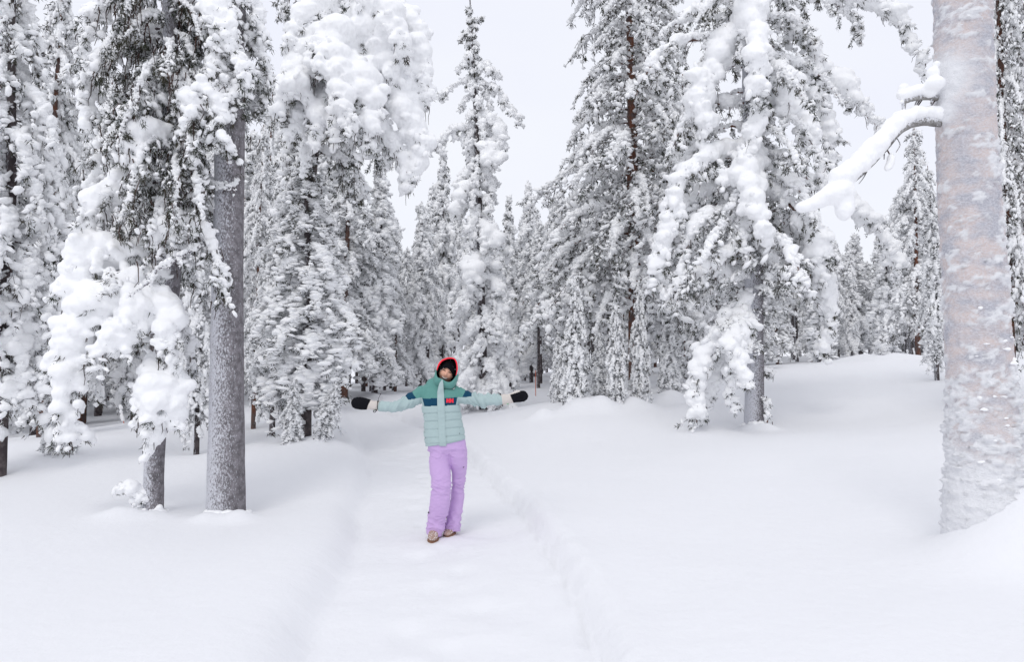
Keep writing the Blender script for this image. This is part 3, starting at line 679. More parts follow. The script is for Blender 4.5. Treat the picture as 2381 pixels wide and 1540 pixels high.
def build_G():
    d = 12.0; b = base_of('G'); b[2] = gz(b[0], b[1]) - .03
    root = empty('pine_tree', b, 'large pine right of centre draped in heavy snow, grey trunk bare below', 'tree')
    P = trunk_part(root, [b + np.array([0, 0, -.15]), Wp(1753, 900, d), Wp(1752, 650, d), Wp(1748, 400, d), Wp(1742, 200, d), Wp(1735, -260, d)], [.165, .155, .15, .14, .12, .1, .07], 'bark_grey', k=30, n=160, rough=.01, nscale=8)
    cr = Crown(55, d / 700); s = mpv(d)
    big = [([(1740, -40), (1745, 30, -.7), (1755, 100, -1.0), (1765, 165, -1.1), (1752, 225, -1.1)], 40, 30), ([(1742, 70), (1690, 110, -.4), (1655, 160, -.5), (1625, 230, -.5), (1640, 300, -.5)], 32, 40),
           ([(1742, 130), (1800, 160, -.5), (1830, 205, -.6), (1820, 240, -.6)], 34, 35), ([(1745, 240), (1820, 240, -.4), (1868, 270, -.5), (1880, 345, -.5)], 36, 40),
           ([(1745, 320), (1715, 370, -.4), (1690, 410, -.5), (1680, 440, -.5)], 26, 45), ([(1745, 350), (1735, 420, -.7), (1755, 480, -1.0), (1790, 545, -1.1)], 38, 40),
           ([(1750, 410), (1820, 465, -.4), (1870, 520, -.5), (1900, 580, -.5), (1908, 650, -.5)], 32, 40), ([(1745, 330), (1640, 370, -.3), (1580, 420, -.4), (1555, 500, -.4), (1535, 580, -.4), (1515, 650, -.4)], 28, 40),
           ([(1745, 240), (1650, 245, -.2), (1590, 290, -.3), (1560, 350, -.3)], 18, 50), ([(1745, 70), (1660, 95, -.2), (1580, 100, -.3), (1510, 150, -.3), (1480, 220, -.3)], 18, 55),
           ([(1748, 640), (1680, 640, -.3), (1600, 640, -.4), (1545, 700, -.4)], 18, 50), ([(1748, 690), (1700, 735, -.3), (1655, 800, -.4), (1625, 890, -.4), (1618, 985, -.4)], 27, 38),
           ([(1748, 750), (1720, 800, -.4), (1700, 860, -.5), (1695, 930, -.5)], 26, 35), ([(1748, 720), (1700, 800, -.8), (1725, 860, -1.0), (1728, 900, -1.0)], 28, 35),
           ([(1755, 490), (1850, 550, 0), (1900, 640, 0), (1930, 735, 0), (1915, 810, 0)], 26, 40), ([(1755, 590), (1840, 630, .2), (1900, 700, .2), (1925, 790, .2)], 20, 40),
           ([(1755, 400), (1900, 430, .1), (2000, 490, .1), (2058, 560, .1), (2080, 615, .1)], 32, 35), ([(1750, 140), (1850, 155, .1), (1945, 190, .1), (2010, 260, .1), (2062, 330, .1)], 26, 32),
           ([(1740, -70), (1850, -45, 0), (1950, -20, 0), (2050, 20, 0), (2110, 80, 0), (2148, 150, 0)], 28, 32), ([(1740, -90), (1860, -60, .1), (1930, 0, .1), (1985, 50, .1), (2003, 105, .1)], 14, 35),
           ([(1745, 480), (1650, 500, -.3), (1600, 560, -.4), (1580, 640, -.4)], 20, 50), ([(1748, 560), (1690, 590, -.6), (1640, 640, -.7)], 18, 45),
           ([(1745, 180), (1850, 200, .1), (1910, 260, .1), (1925, 350, .1), (1905, 420, .1)], 24, 45), ([(1745, 40), (1830, 60, 0), (1890, 110, 0), (1900, 190, 0)], 22, 50),
           ([(1745, 20), (1680, 40, .1), (1600, 40, .1), (1540, 80, .1)], 16, 55), ([(1748, 430), (1660, 440, .2), (1570, 500, .2), (1530, 600, .2)], 22, 50),
           ([(1755, 930, 0), (1775, 925, -.15), (1785, 955, -.2), (1780, 1000, -.2)], 13, 10), ([(1765, 860, 0), (1785, 865, -.05), (1800, 872, -.1)], 7, 18),
           ([(1745, 190), (1765, 260, -.6), (1745, 330, -.8), (1735, 390, -.8)], 24, 42), ([(1748, 500), (1720, 545, -.6), (1735, 600, -.7)], 22, 42),
           ([(1748, 560), (1790, 590, -.5), (1810, 650, -.6)], 20, 42), ([(1748, 800), (1690, 840, 0), (1650, 900, 0), (1635, 960, 0)], 22, 38)]
    for pts, w_, tl_ in big:
        cr.limb(lp(d, pts), .03, w_ * s * .98, tl_ * s, tw_step=.08, load=.85, tuft=.09, nn=7, tws=.4, beard=.3)
    tp = P[np.argsort(P[:, 2])]
    branches_auto(cr, tp, Wp(0, 600, d)[2], Wp(0, -180, d)[2], 46, lambda u: 1.75 - .35 * u, .026, .085, .34, .75, up=.25, tw_step=.12, load=.85, tuft=.1, nn=7, needles=.9)
    branches_auto(cr, tp, Wp(0, 800, d)[2], Wp(0, 560, d)[2], 30, lambda u: 1.1, .014, .035, .3, .35, up=.1, tw_step=.1, load=.75, tuft=.08, nn=6, needles=.4)
    collar_snow(root, b, .17, 5, 26, .045); hero_tree(cr, root, b, .029, wood='bark_red', rough=.018, smooth=1); settle(root)

def build_T():
    d = 18.0; b = base_of('T'); b[2] = gz(b[0], b[1]) - .04
    root = empty('spruce_tree', b, 'tall slender spruce rising behind the person against open sky', 'tree')
    P = trunk_part(root, [b + np.array([0, 0, -.15]), Wp(1121, 800, d), Wp(1115, 560, d), Wp(1108, 330, d), Wp(1100, 150, d), Wp(1092, -6, d)], [.13, .11, .09, .07, .045, .015], 'bark_dark', k=14, n=90)
    cr = Crown(77, d / 700); s = mpv(d); tp = P[np.argsort(P[:, 2])]
    for pts, w_, tl_ in [([(1103, 190), (1150, 205, -.2), (1185, 245, -.2), (1213, 296, -.2)], 8, 22), ([(1102, 150), (1140, 162, -.2), (1164, 186, -.2)], 8, 20), ([(1102, 180), (1060, 198, -.2), (1022, 226, -.2)], 8, 20),
                         ([(1107, 295), (1050, 305, -.1), (1004, 342, -.1)], 9, 24), ([(1107, 262), (1150, 290, -.2), (1168, 345, -.2)], 13, 24), ([(1108, 330, 0), (1140, 350, -.5), (1150, 400, -.6)], 15, 26),
                         ([(1100, 120), (1085, 135, -.3), (1070, 165, -.3)], 7, 16), ([(1110, 420, 0), (1070, 450, -.4), (1050, 520, -.4)], 14, 26), ([(1112, 520, 0), (1150, 545, -.4), (1168, 610, -.4)], 15, 26),
                         ([(1112, 600, 0), (1100, 620, -.7), (1095, 670, -.8)], 18, 22), ([(1095, 50), (1110, 48, -.1), (1122, 40, -.1)], 4, 10), ([(1095, 70), (1078, 82, -.1), (1066, 95, -.1)], 4, 10)]:
        cr.limb(lp(d, pts), .02, w_ * s, tl_ * s, tw_step=.12, load=1, tuft=.1, nn=5, needles=1.0, tws=.9)
    branches_auto(cr, tp, Wp(0, 930, d)[2], Wp(0, 190, d)[2], 84, lambda u: 1.0 - .55 * u, .02, .14, .3, 1.05, tw_step=.16, load=1, tuft=.09, nn=3, tws=.75)
    branches_auto(cr, tp, Wp(0, 190, d)[2], Wp(0, 15, d)[2], 26, lambda u: .34 - .22 * u, .012, .035, .14, .6, tw_step=.07, load=1, tuft=.1, nn=5, needles=1.0, tws=1.0)
    hero_tree(cr, root, b, .044, snow='snow_far', rough=.0, smooth=1); settle(root)

def mid_tree_meshes(seed, H, R, z0, n, px, w, tl, droop, trunk_r, up=.2, voxel=None, bark='bark_dark', load=.75, prof=None, nn=6, tuft=.12, tw=.16, needles=1.0, bend=.15, side=1.0):
    cr = Crown(seed, px); rng = cr.rng; cr.hero = False; cr.sats = 1; cr.cut = 99
    k = 9; zz = np.linspace(-.2, H, k); off = np.cumsum(rng.normal(0, bend * .25, (k, 2)), axis=0) * np.linspace(0, 1, k)[:, None]
    P = np.c_[off, zz]
    tm, PP = trunk_mesh(P, [trunk_r, trunk_r * .85, trunk_r * .65, trunk_r * .4, trunk_r * .12], k=10, n=40, m=M[bark], rough=trunk_r * .08)
    prof = prof or (lambda u: R * (.35 + .65 * (1 - u)) * (.42 + .58 * min(1, u / .4)) * (1 - u ** 6) * (.75 + .4 * rng.random()))
    branches_auto(cr, PP, z0, H * .985, n, prof, trunk_r * .22, w, tl, droop, up=up, tw_step=tw, load=load, tuft=tuft, nn=nn, needles=needles)
    idx = range(len(cr.limbs))
    V, F, C, own = cr.snow_all(voxel or 1.75 * px, 1, 0.0)
    far = '_rimed' if bark != 'bark_red' or px > 20 / 700 else ''
    return dict(trunk=tm, branches=cr.wood_mesh(idx, k=4, m=M[bark], tm='twig' + far), needles=cr.needle_mesh(idx, 'needle' + far), snow=mesh_np('snow', V, F, M['snow_far']), H=H, R=R)
def plant_tree(proto, loc, sx, sz, rot, label, group=None, name='spruce_tree', lean=0):
    root = empty(name, loc, label, 'tree', group)
    root.rotation_euler = (lean * .5, lean, rot); root.scale = (sx, sx, sz)
    for part in ('trunk', 'branches', 'needles', 'snow'):
        if proto.get(part): link(part, proto[part], root, **({'kind': 'stuff'} if part in ('needles', 'snow') else {}))
    return root

def forest():
    sp_a = mid_tree_meshes(101, 7.5, .95, 1.15, 88, 12 / 700, .072, .34, 1.2, .085, tuft=.1, tw=.12, nn=6, load=.85, needles=1.2)           # mid spruce, lumpy
    sp_b = mid_tree_meshes(102, 9.5, 1.0, .9, 105, 16 / 700, .1, .3, 1.0, .11, tuft=.11, tw=.15, nn=5, load=.95)            # tall centre spruce
    yng = mid_tree_meshes(103, 2.6, .6, .1, 60, 13 / 700, .05, .18, 1.2, .03, tuft=.08, tw=.08, bend=.05, load=.9)
    pine = mid_tree_meshes(104, 11.5, 2.0, 1.9, 165, 17 / 700, .06, .55, .8, .14, up=.3, bark='bark_red', tuft=.105, tw=.15, nn=5, needles=1.1, load=.9,
                           prof=lambda u: 2.35 * (1 - .4 * u) * (.8 + .2 * math.sin(u * 9)) * (1 - u ** 8))
    fa = mid_tree_meshes(105, 9, 1.1, .9, 90, 24 / 700, .12, .34, 1.0, .09, tuft=.12, tw=.22, nn=4, load=1)
    fb = mid_tree_meshes(106, 8, 1.35, 1.2, 90, 22 / 700, .08, .4, .8, .1, tuft=.14, tw=.15, nn=4, bark='bark_red', needles=.9, load=.95,
                         prof=lambda u: 1.5 * (1 - .7 * u ** 1.6) * (.7 + .3 * math.sin(u * 11 + 1)))
    fc = mid_tree_meshes(107, 7, .8, .6, 60, 26 / 700, .12, .26, 1.3, .07, tuft=.15, tw=.22, nn=5)
    fd = mid_tree_meshes(108, 8, 1.3, 2.2, 60, 30 / 700, .09, .4, .5, .09, tuft=.13, tw=.24, nn=4, load=.9, needles=1.1)
    fe = mid_tree_meshes(109, 9, 1.1, 3.4, 60, 30 / 700, .09, .35, .8, .11, tuft=.13, tw=.24, nn=4, load=.95, prof=lambda u: 1.2 * (1 - u ** 2) + .2)
    def put(proto, vx, vyb, d, vyt, label, name='spruce_tree', wide=None, group=None, rot=None, lean=0):
        p = Wp(vx, vyb, d); z = gz(p[0], p[1]) - .04; top = Wp(vx, vyt, d)[2]
        sz = (top - z) / proto['H']; sx = (wide * mpv(d) / proto['R']) if wide else sz
        return plant_tree(proto, (p[0], p[1], z), sx, sz, rnd.uniform(0, 6.28) if rot is None else rot, label, group, name, lean)
    rnd = random.Random(4)
    put(sp_a, -5, 1108, 9.5, -320, 'snowy spruce cut off by the left edge of the photo', wide=190)
    put(fb, 95, 1020, 14, -150, 'lumpy snow-covered pine standing just right of the leftmost spruce', 'pine_tree', wide=130)
    put(sp_a, 456, 1058, 11.5, 330, 'slim snowy spruce seen between the two left foreground trunks', wide=75, rot=2)
    put(sp_a, 708, 1040, 12, 300, 'bushy snowy spruce with reddish trunk left of the person', wide=175, rot=.7)
    put(sp_a, 632, 1028, 13.5, 420, 'narrow snowy spruce just right of the tall grey trunk', wide=80, rot=4)
    put(fb, 588, 1030, 14.5, 290, 'snowy pine with thin dark trunk close behind the tall grey trunk', 'pine_tree', wide=75, rot=1)
    put(yng, 678, 1045, 11.2, 880, 'small snowed-up sapling at the foot of the reddish-trunked spruce', wide=45)
    put(yng, 745, 1048, 11.3, 880, 'leaning young spruce with snow beside the trail edge', wide=50, lean=.25)
    put(yng, 145, 1054, 10.5, 860, 'bowed young spruce buried in snow at lower left', wide=60, lean=-.15)
    put(fb, 800, 918, 20, 330, 'snowy pine behind the left end of the outstretched arm', 'pine_tree', wide=130)
    put(fa, 870, 915, 21, 380, 'snowy spruce above the person\'s left-hand mitten, its broad crown drooping', wide=95)
    put(fa, 975, 905, 24, 470, 'narrow snowy spruce directly left of the tall slender one', wide=62)
    put(fc, 1025, 905, 27, 335, 'pale spruce whose top shows left of the tall slender one', wide=60)
    put(fc, 1185, 905, 25, 455, 'thin snowy spruce above the person\'s right-hand mitten', wide=50)
    put(fa, 1235, 898, 30, 420, 'snowy spruce filling the gap before the big reddish pine', wide=60)
    put(pine, 1478, 905, 17, -330, 'big pine with reddish upper trunk and fine snowy twigs, centre right', 'pine_tree', wide=250, rot=2.2)
    S = [(1335, 928, 13.6, 640, 60, 'tallest young spruce in the clump below the reddish pine'), (1390, 925, 14.2, 760, 42, 'middle young spruce in the clump below the reddish pine'),
         (1432, 920, 13.6, 690, 48, 'young spruce with a snow ball at its foot below the reddish pine'), (1485, 912, 13.9, 650, 46, 'slim young spruce in front of the reddish pine trunk'),
         (1300, 905, 14.6, 770, 35, 'leftmost small spruce of the clump below the reddish pine'), (1560, 905, 15.5, 720, 50, 'snowy sapling just right of the reddish pine trunk'), (1625, 900, 17, 640, 60, 'spindly snowy sapling between the two big pines')]
    for vx, vb, d_, vt, wd, lb in S: put(yng, vx, vb, d_, vt, lb, wide=wd, group='young spruces below the reddish pine')
    put(fb, 1600, 885, 21, 180, 'snowy pine behind the gap between the two big right-hand pines', 'pine_tree', wide=140)
    put(sp_a, 2178, 885, 15, 430, 'snowy spruce peeking out left of the thick frosted trunk', wide=62, rot=5)
    put(fb, 2135, 850, 24, 290, 'pointed snowy pine left of the frosted trunk against the sky', 'pine_tree', wide=85)
    put(pine, 2352, 905, 10.5, -420, 'dark reddish pine hugging the right edge behind the frosted trunk', 'pine_tree', wide=160, rot=.5)
    put(fa, 2000, 845, 30, 540, 'snowy spruce in the far stand right of the draped pine', wide=70)
    put(fc, 2060, 840, 27, 500, 'slim snowy spruce between the draped pine and the frosted trunk', wide=55)
    put(fc, 1905, 850, 24, 600, 'small spruce with sweeping lower branches behind the draped pine', wide=60)
    # the stand behind: individual copies along the skyline
    sky_x = [-200, 0, 420, 600, 850, 930, 1000, 1060, 1180, 1240, 1300, 1560, 1700, 1900, 2000, 2060, 2110, 2180, 2380, 2600]
    sky_y = [200, 200, 350, 380, 420, 500, 420, 470, 500, 450, 380, 330, 400, 490, 520, 500, 400, 370, 250, 250]
    side = [('left', -200, 110, 'distant snow-covered tree behind the spruce at the left edge', 'distant trees at the left edge'),
            ('left', 110, 500, 'distant snow-covered tree seen between the two left foreground pines', 'distant trees between the left pines'),
            ('left', 500, 760, 'distant snow-covered tree just right of the tall grey trunk', 'distant trees right of the grey trunk'),
            ('mid', 760, 960, 'distant snow-covered tree above the arm at left of the person', 'distant trees above the left arm'),
            ('mid', 960, 1090, 'distant snow-covered tree rising right behind the hooded head', 'distant trees behind the head'),
            ('mid', 1090, 1300, 'distant snow-covered tree above the arm at right of the person', 'distant trees above the right arm'),
            ('right', 1300, 1560, 'distant snow-covered tree behind the clump of young spruces', 'distant trees behind the young spruces'),
            ('right', 1560, 1760, 'distant snow-covered tree seen through the draped pine at right of centre', 'distant trees behind the draped pine'),
            ('far right', 1760, 1980, 'distant thin-trunked snowy tree directly right of the draped pine', 'distant trees right of the draped pine'),
            ('far right', 1980, 2200, 'distant snowy tree left of the thick frosted trunk', 'distant trees left of the frosted trunk'),
            ('far right', 2200, 2600, 'distant snowy tree behind the thick frosted trunk and right edge', 'distant trees at the right edge')]
    placed = []
    for nm, x0, x1, lb, gr in side:
        cnt = int((x1 - x0) / (9.5 if nm != 'far right' else 7))
        for i in range(cnt):
            for tr_ in range(12):
                vx = rnd.uniform(x0, x1); 
                dmin = 22 if nm != 'left' else 17
                if nm == 'far right': dmin = 28
                d_ = dmin + (58 - dmin) * rnd.random() ** 1.3
                x = (vx * VP - 512) / FPX * d_
                if all((x - a) ** 2 + (d_ - b_) ** 2 > 1.3 for a, b_ in placed): break
            placed.append((x, d_))
            z = gz(x, d_) - .05; vt = np.interp(vx, sky_x, sky_y) + rnd.uniform(0, 170) 
            if nm == 'left': vt = rnd.uniform(150, 500)
            top = Wp(vx, vt, d_)[2]; pr = rnd.choice([fa, fb, fc, fd, fe, fe] if nm != 'far right' else [fe, fe, fe, fa, fb, fd])
            sz = max(.55, (top - z) / pr['H']); sx = rnd.uniform(.8, 1.15) * min(sz, 1.5)
            plant_tree(pr, (x, d_, z), sx, sz, rnd.uniform(0, 6.28), lb, gr, 'distant_tree')

build_A(); build_B(); build_C(); build_D(); build_G(); build_T(); forest()
# ------------------------------------------------------------------ the person
def build_person():
    loc = Wp(1035.8, 1250, 6.47); loc[2] = PZ
    root = empty('person', loc, 'woman in mint jacket and lilac snow pants on the trail, arms spread wide', 'person')
    Kc = .0012
    def c(cx, cy, y=0.0): return np.array([(cx - 770) * Kc, y, (1440 - cy) * Kc])
    def tocrop(V): return V[:, 0] / Kc + 770, 1440 - V[:, 2] / Kc
    def loft(pts, a, b, k=40, n=40, side=None, p=2.0, cap=True):
        """rings round a path; a = half size across the picture plane normal to the path, b = half size in depth"""
        P = smooth_path(pts, n); t = np.linspace(0, 1, n)
        ts = np.r_[0, np.cumsum(np.linalg.norm(np.diff(np.array(pts), axis=0), axis=1))]; ts /= ts[-1]
        A = np.interp(t, ts, a); B = np.interp(t, ts, b)
        T = np.gradient(P, axis=0); T[:, 1] = 0; T /= np.linalg.norm(T, axis=1, keepdims=True)
        U = np.c_[T[:, 2], np.zeros(n), -T[:, 0]]; Y_ = np.array([0, 1.0, 0])
        an = np.arange(k) / k * 2 * np.pi; ca = np.sign(np.cos(an)) * np.abs(np.cos(an)) ** (2 / p); sa = np.sign(np.sin(an)) * np.abs(np.sin(an)) ** (2 / p)
        V = P[:, None] + U[:, None] * (A[:, None] * ca)[..., None] + Y_ * (B[:, None] * sa)[..., None]
        V = V.reshape(-1, 3); j = np.arange(n - 1)[:, None] * k; q = np.arange(k)[None]; q2 = (q + 1) % k
        F = np.stack([j + q, j + q2, j + k + q2, j + k + q], -1).reshape(-1, 4)
        T3 = np.concatenate([F[:, [0, 1, 2]], F[:, [0, 2, 3]]])
        if cap:
            c0, c1 = len(V), len(V) + 1; V = np.vstack([V, P[0], P[-1]])
            T3 = np.vstack([T3, np.stack([np.full(k, c0), (np.arange(k) + 1) % k, np.arange(k)], 1), np.stack([np.full(k, c1), (n - 1) * k + np.arange(k), (n - 1) * k + (np.arange(k) + 1) % k], 1)])
        return V, T3
    def join(parts):
        V, F, o = [], [], 0
        for v, f in parts: V.append(v); F.append(f + o); o += len(v)
        return np.vstack(V), np.vstack(F)
    rng = np.random.default_rng(9)
    px = Kc
    mint = plain('mint_jacket_cloth', (.41, .52, .52), .75, .2, .0006, 900, .05, .1)
    teal = plain('teal_jacket_cloth', (.12, .3, .27), .75, .2, .0006, 900, .08, .1)
    navy = plain('navy_jacket_cloth', (.003, .052, .105), .7, .2, .0006, 900, .08)
    lilac = plain('lilac_pants_cloth', (.58, .40, .69), .75, .2, .0006, 700, .04, .1)
    black = plain('black_cloth', (.006, .006, .009), .8, .12, .0008, 500, .2)
    lining = plain('black_fleece_lining', (.006, .006, .008), .95, .1, .004, 160, .3)
    orange = plain('coral_red_trim', (.95, .035, .06), .6, .3, 0, 60, .05)
    palegrey = plain('pale_grey_cloth', (.5, .56, .57), .8, .2, .0005, 700, .05)
    cream = plain('cream_knit_cuff', (.66, .61, .57), .9, .1, .002, 260, .08)
    skin = plain('skin', (.74, .41, .29), .55, .35, .0006, 200, .06)
    tan = plain('tan_suede', (.42, .3, .25), .9, .1, .003, 120, .3)
    sole = plain('brown_rubber', (.22, .11, .065), .7, .3, .001, 90, .15)
    # ---- body: one continuous mesh (head with a face, neck, trunk, limbs; mostly under the clothes)
    th = math.radians(22); hu = np.array([math.cos(th), 0, -math.sin(th)]); hw = np.array([math.sin(th), 0, math.cos(th)]); hc = c(777.3, 181, .01)
    def HL(u, w_, y=0): return hc + hu * u + hw * w_ + np.array([0, y, 0])
    hv = []; 
    lat = np.linspace(0, np.pi, 60); lon = np.arange(96) / 96 * 2 * np.pi
    for a_ in lat:
        w_ = .113 * math.cos(a_); r = math.sin(a_)
        wid = .078 * (1 - .22 * np.clip(-w_ / .113 - .25, 0, 1)); dep = .095 * (1 - .1 * np.clip(-w_ / .113, 0, 1))
        for b_ in lon:
            u, y = math.sin(b_) * wid * r, -math.cos(b_) * dep * r
            if y < 0:
                g = lambda uu, ww, s, s2=None: math.exp(-((u - uu) / s) ** 2 - ((w_ - ww) / (s2 or s)) ** 2)
                y -= .024 * g(.004, -.036, .011, .013) + .012 * g(.004, -.016, .009, .02) + .009 * (g(-.038, -.042, .022) + g(.046, -.042, .022)) + .007 * g(.004, -.1, .022, .014) + .006 * g(.004, -.068, .028, .014)
                y += .007 * (g(-.0235, -.002, .014, .009) + g(.0347, -.002, .014, .009))
            hv.append(HL(u, w_, y))
    hv = np.array(hv); k = 96; j = np.arange(59)[:, None] * k; q = np.arange(k)[None]; q2 = (q + 1) % k
    hf = np.stack([j + q, j + k + q, j + k + q2, j + q2], -1).reshape(-1, 4); hf = np.concatenate([hf[:, [0, 1, 2]], hf[:, [0, 2, 3]]])
    bp = [(hv, hf),
          loft([c(765, 235, .02), c(745, 300, .03)], [.05, .055], [.05, .055], 24, 8),
          loft([c(730, 300), c(728, 340), c(730, 450), c(745, 560), c(755, 680), c(765, 780)], [.06, .13, .125, .115, .14, .13], [.05, .08, .09, .085, .1, .09], 32, 30),
          loft([c(620, 345), c(520, 390), c(400, 445), c(250, 450), c(120, 430)], [.05, .045, .036, .028, .03], [.05, .045, .036, .028, .02], 20, 30),
          loft([c(850, 350), c(1000, 398), c(1200, 402), c(1330, 375)], [.05, .043, .028, .03], [.05, .043, .028, .02], 20, 30),
          loft([c(722, 780, 0), c(738, 1050, -.07), c(706, 1300, -.05), c(688, 1410, -.03)], [.075, .058, .045, .04], [.08, .06, .045, .04], 20, 30),
          loft([c(830, 780, 0), c(860, 960, .07), c(856, 1080, .11), c(828, 1300, .1), c(805, 1400, .09)], [.07, .045, .042, .042, .04], [.07, .05, .045, .045, .04], 20, 30)]
    V, F = join(bp); V, F = remesh(V, F, .006, 1, .4)
    body = link('body', mesh_np('body', V, F, skin), root)
    bvh = BVHTree.FromPolygons([tuple(v) for v in V], [tuple(f) for f in F])
    def patch(name, poly, eps, m, parent, rings=4):
        poly = np.array(poly, float); cen = poly.mean(0); vs = [cen] + [cen + (p - cen) * (r + 1) / rings for r in range(rings) for p in poly]
        n = len(poly); out = []
        for u, w_ in vs:
            o = HL(u, w_, -.4); h = bvh.ray_cast(Vector(o), Vector((0, 1, 0)))
            out.append(np.array(h[0]) - np.array([0, eps, 0]) if h[0] else HL(u, w_, -.09))
        fs = [(0, 1 + i, 1 + (i + 1) % n) for i in range(n)]
        for r in range(rings - 1):
            for i in range(n):
                a, b_ = 1 + r * n + i, 1 + r * n + (i + 1) % n; fs += [(a, a + n, b_ + n), (a, b_ + n, b_)]
        return link(name, mesh_np(name, np.array(out), np.array(fs), m), parent)
    lipm = plain('lips', (.5, .15, .13), .5, .4, 0, 60, .05); darkm = plain('dark_mouth', (.03, .008, .008), .8, .1, 0, 60, .1)
    tooth = plain('teeth', (.95, .93, .88), .3, .5, 0, 60, .03); hairm = plain('dark_brow_and_lashes', (.015, .01, .009), .8, .1, 0, 60, .2)
    def lens(u0, w0, a, up_, lo, bend, n=18):
        t = np.linspace(-1, 1, n); top = [(u0 + a * x, w0 + bend * x * x + up_ * (1 - x * x)) for x in t]; bot = [(u0 + a * x, w0 + bend * x * x - lo * (1 - x * x)) for x in t[::-1][1:-1]]
        return top + bot
    patch('lips', lens(.004, -.068, .037, .0075, .016, .011), .0012, lipm, body)
    patch('mouth', lens(.004, -.068, .034, .0050, .0125, .011), .0020, darkm, body)
    patch('teeth', lens(.004, -.0665, .030, .0040, .0075, .0095), .0028, tooth, body)
    for s_, u0 in ((-1, -.0235), (1, .0325)):
        patch('eye', lens(u0, -.003, .0185, .0068, .0020, -.0035), .0010, hairm, body)
        patch('eyebrow', lens(u0 + s_ * .002, .0145, .018, .0035, .0015, -.004), .0012, hairm, body)
    # ---- jacket
    def tilt(cx, cy): return cy + np.interp(cy, [300, 380, 730], [0, 8, 26]) * (cx - 747) / 290
    T_ = loft([c(748, 282, .02), c(730, 302, .01), c(727, 330), c(727, 380), c(728, 440), c(737, 500), c(745, 560), c(752, 640), c(760, 700), c(763, 731)],
              [x * Kc for x in (55, 118, 138, 144, 144, 138, 140, 149, 150, 150)], [.07, .085, .105, .125, .13, .125, .12, .125, .13, .128], 72, 90, p=2.35)
    v = T_[0]; cx, cy = tocrop(v); v[:, 2] += -np.interp(cy, [300, 380, 760], [0, -8, -26]) * (cx - 747) / 290 * Kc * 1.0
    SL = loft([c(640, 345), c(590, 357), c(520, 392), c(455, 430), c(400, 451), c(330, 454), c(272, 452), c(249, 452)], [x * Kc for x in (66, 66, 56, 52, 44, 40, 39, 36)], [.08, .078, .066, .06, .055, .05, .048, .044], 40, 70)
    SR = loft([c(820, 350), c(865, 368), c(930, 385), c(1000, 400), c(1060, 405), c(1120, 402), c(1180, 402), c(1203, 402)], [x * Kc for x in (62, 64, 50, 47, 50, 44, 40, 37)], [.08, .078, .066, .058, .057, .052, .05, .046], 40, 70)
    V, F = join([T_, SL, SR]); V, F = remesh(V, F, .0058, 4, .5)
    nr = vnormals(V, F); cx, cy = tocrop(V); tv = tilt(cx, cy)
    torso = (cx > 596) & (cx < 866) | ((cy > 445) & (cx > 560) & (cx < 930))
    disp = np.zeros(len(V))
    for s_ in (441, 497, 556, 616, 677):
        disp -= np.where(torso & (tv > 400), .0085 * np.exp(-((tv - s_) / 5.5) ** 2), 0)
    puff = np.where(torso & (tv > 441) & (tv < 715), .006, 0); disp += puff
    disp -= np.where(torso, .004 * np.exp(-((tv - 384) / 4) ** 2), 0)
    for x0, y0, x1, y1 in ((590, 290, 583, 440), (868, 305, 866, 440)):      # armhole seams
        xx = np.interp(cy, [y0, y1], [x0, x1]); disp -= np.where(cy < 445, .006 * np.exp(-((cx - xx) / 6) ** 2), 0)
    q_ = V * np.array([1, .6, 1.0])
    arms = (cx < 575) | (cx > 880) & (cy < 460)
    sx_ = np.where(cx < 700, cx + .55 * cy, cx - .5 * cy)
    fold = np.abs(vnoise(np.c_[sx_ / 24.0, cy / 90.0, V[:, 1] * 12]))
    crease = np.where(cx < 500, np.exp(-((cx - 430) / 60) ** 2), np.exp(-((cx - 1040) / 90) ** 2))
    disp += np.where(arms, (fold - .3) * (.012 + .02 * crease), 0)
    disp += .0035 * fbm(q_ * 22, 3) + .0015 * vnoise(q_ * 70)
    V = V + nr * disp[:, None]
    fc = V[F].mean(1); fx, fy = tocrop(fc); ft = tilt(fx, fy)
    mi = np.zeros(len(F), int)
    lineL = np.interp(fx, [470, 590], [403, 381]); lineR = np.interp(fx, [862, 965], [378, 376])
    tor = (fx >= 588) & (fx <= 866)
    mi[tor & (ft < 384)] = 1
    inner = (fx > np.interp(fy, [385, 442], [592, 608])) & (fx < np.interp(fy, [380, 440], [859, 848]))
    mi[tor & inner & (ft >= 384) & (ft < 441)] = 2
    sl = (fx < 588) & (fy < lineL); mi[sl & (fx > np.interp(fy, [335, 395], [508, 552]))] = 1
    mi[sl & (fx <= np.interp(fy, [335, 395], [508, 552])) & (fx > np.interp(fy, [370, 400], [462, 486]))] = 2
    sr = (fx > 866) & (fy < lineR); mi[sr & (fx < np.interp(fy, [335, 378], [916, 898]))] = 1
    mi[sr & (fx >= np.interp(fy, [335, 378], [916, 898])) & (fx < 964)] = 2
    jk = link('jacket', mesh_np('jacket', V, F, mats=[mint, teal, navy], midx=mi), root)
    jb = BVHTree.FromPolygons([tuple(v) for v in V], [tuple(f) for f in F])
    def onfront(x, z, eps, tree=None, default=-.12):
        h = (tree or jb).ray_cast(Vector((x, -.6, z)), Vector((0, 1, 0)))
        return np.array([x, (h[0][1] if h[0] else default) - eps, z])
    # front flap
    fy_ = np.linspace(246, 742, 110); fxc = np.interp(fy_, [246, 276, 340, 440, 600, 742], [748, 741, 735, 740, 747, 756]); fw = np.interp(fy_, [246, 276, 340, 440, 742], [10, 32, 50, 56, 54])
    G = []
